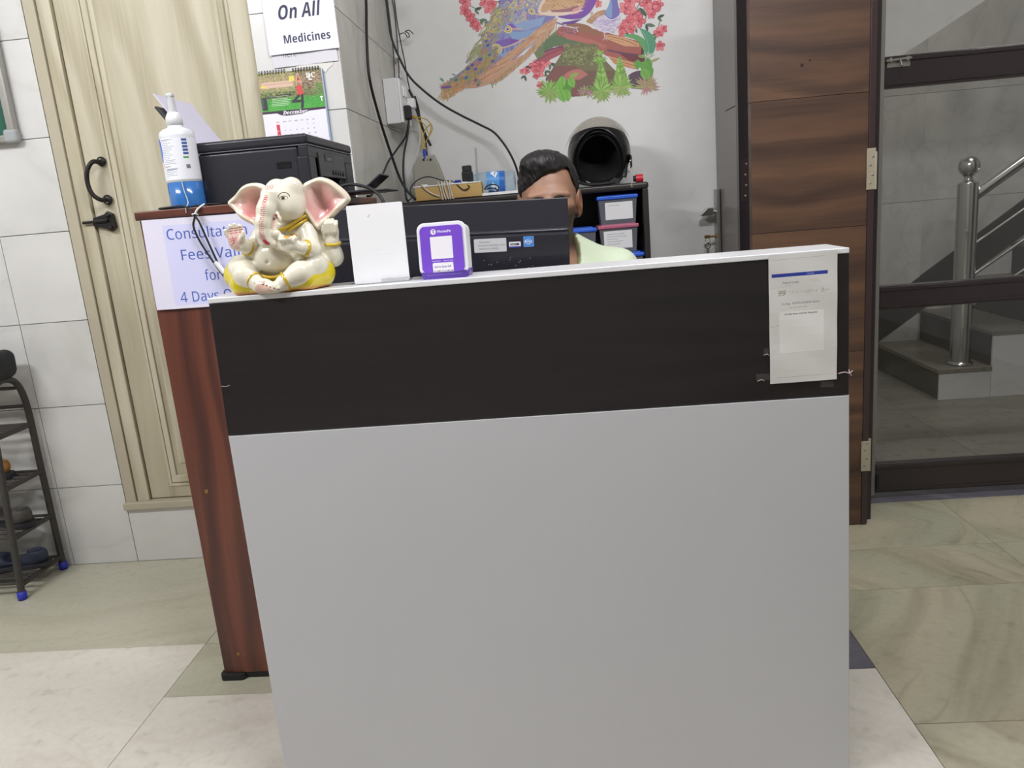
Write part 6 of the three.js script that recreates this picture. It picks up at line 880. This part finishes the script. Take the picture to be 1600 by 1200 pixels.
    P([[1170, -60], [1215, -60], [1205, 10, 1225, 60], [1235, 110, 1190, 130], [1140, 120, 1135, 80], [1160, 40, 1175, 0]], '#6c6cb4'); P([[1170, -10], [1185, 30, 1180, 110], [1150, 115, 1138, 80], [1160, 40, 1168, 0]], '#7c9cc8'); line([[1140, 100], [1180, 150, 1232, 90]], '#e6e0ee', 6); line([[1135, 205], [1140, 235]], '#d4c4cc', 6); line([[1140, 232], [1128, 248]], '#d4c4cc', 4); line([[1140, 232], [1152, 248]], '#d4c4cc', 4);
    // foreground plants
    const tuft = (x, y, n, l, cols, a0 = -2.9, a1 = -0.2) => { for (let i = 0; i < n; i++) leaf(x, y, l * rn(0.7, 1.1), l * 0.15, lerp(a0, a1, i / (n - 1)) + rn(-0.1, 0.1), pick(cols)); };
    const lg = ['#86b84e', '#74a844', '#9cc868', '#64983c'], fern = (x, y, h, lean) => { for (let i = 0; i < 26; i++) { const k = i / 25, px = x + lean * k, py = y - h * k; leaf(px, py, 56 * (1 - k * 0.8), 13, -0.6, pick(lg)); leaf(px, py, 56 * (1 - k * 0.8), 13, -2.54, pick(lg)); } line([[x, y], [x + lean, y - h]], '#5a8a34', 4); };
    fern(1125, 540, 150, -8); fern(1245, 520, 160, -12);
    tuft(1112, 385, 12, 52, lg); tuft(1110, 345, 9, 46, lg, -2.4, -0.7); tuft(1112, 375, 8, 46, lg, 0.2, 2.9);
    for (const [x, y] of [[800, 575], [1125, 570], [1245, 545]]) { tuft(x, y, 22, 88, lg, -3.1, 0); tuft(x, y, 18, 78, ['#7ba648', '#a8b070', '#8cae58'], 0.1, 3.0); }
    for (const [x, y, s] of [[880, 530, 52], [930, 545, 52], [945, 515, 44], [885, 585, 56], [925, 590, 48], [900, 505, 46]]) leaf(x - 24, y - 34, s * 1.7, s * 1.1, 1.1 + rn(-0.5, 0.5), pick(['#5ea83c', '#74bc48', '#4e9834']), '#3e7a2a');
    for (const [x, y, s] of [[1385, 420, 60], [1430, 430, 62], [1395, 460, 58], [1370, 400, 44], [1420, 395, 44]]) leaf(x - 24, y - 32, s * 1.5, s * 1.0, 1.0 + rn(-0.6, 0.6), pick(['#6cb048', '#80c058', '#5aa040']), '#467f30');
    leaf(1345, 345, 56, 20, 0.2, '#7a9a48'); leaf(1420, 385, 70, 16, -0.4, '#a8a470'); tuft(1410, 360, 6, 50, ['#c8d0c0', '#a8b898'], -2.6, -0.4);
    tuft(1410, 545, 18, 88, ['#9aa860', '#a88a68', '#8c9c58', '#b08a78'], -3.1, 0.1); tuft(1410, 540, 9, 64, ['#a4a468', '#b8807a'], 0.1, 3.0);
    for (const [x, y] of [[1000, 575], [1045, 585], [1020, 560]]) for (let i = 0; i < 7; i++) leaf(x, y, 34, 10, i * 0.9, pick(['#b48490', '#9a7080', '#8c9a58']));
    c.setTransform(1, 0, 0, 1, 0, 0); c.globalCompositeOperation = 'source-atop'; c.fillStyle = 'rgba(230,214,210,0.14)'; c.fillRect(0, 0, 4000, 4000);
  });
  // soft faded print
  const g = new THREE.PlaneGeometry(X1 - X0, Y1 - Y0); g.translate((X0 + X1) / 2, (Y0 + Y1) / 2, 0);
  solo('wall_sticker', 'colourful wall sticker of a peacock on a log with flowers and ferns', 'sticker', g, std({ map, roughness: 0.7, transparent: true, alphaTest: 0.4, side: THREE.DoubleSide }), [0, 0, -3.4938]);
}
renderer.render(scene, camera);
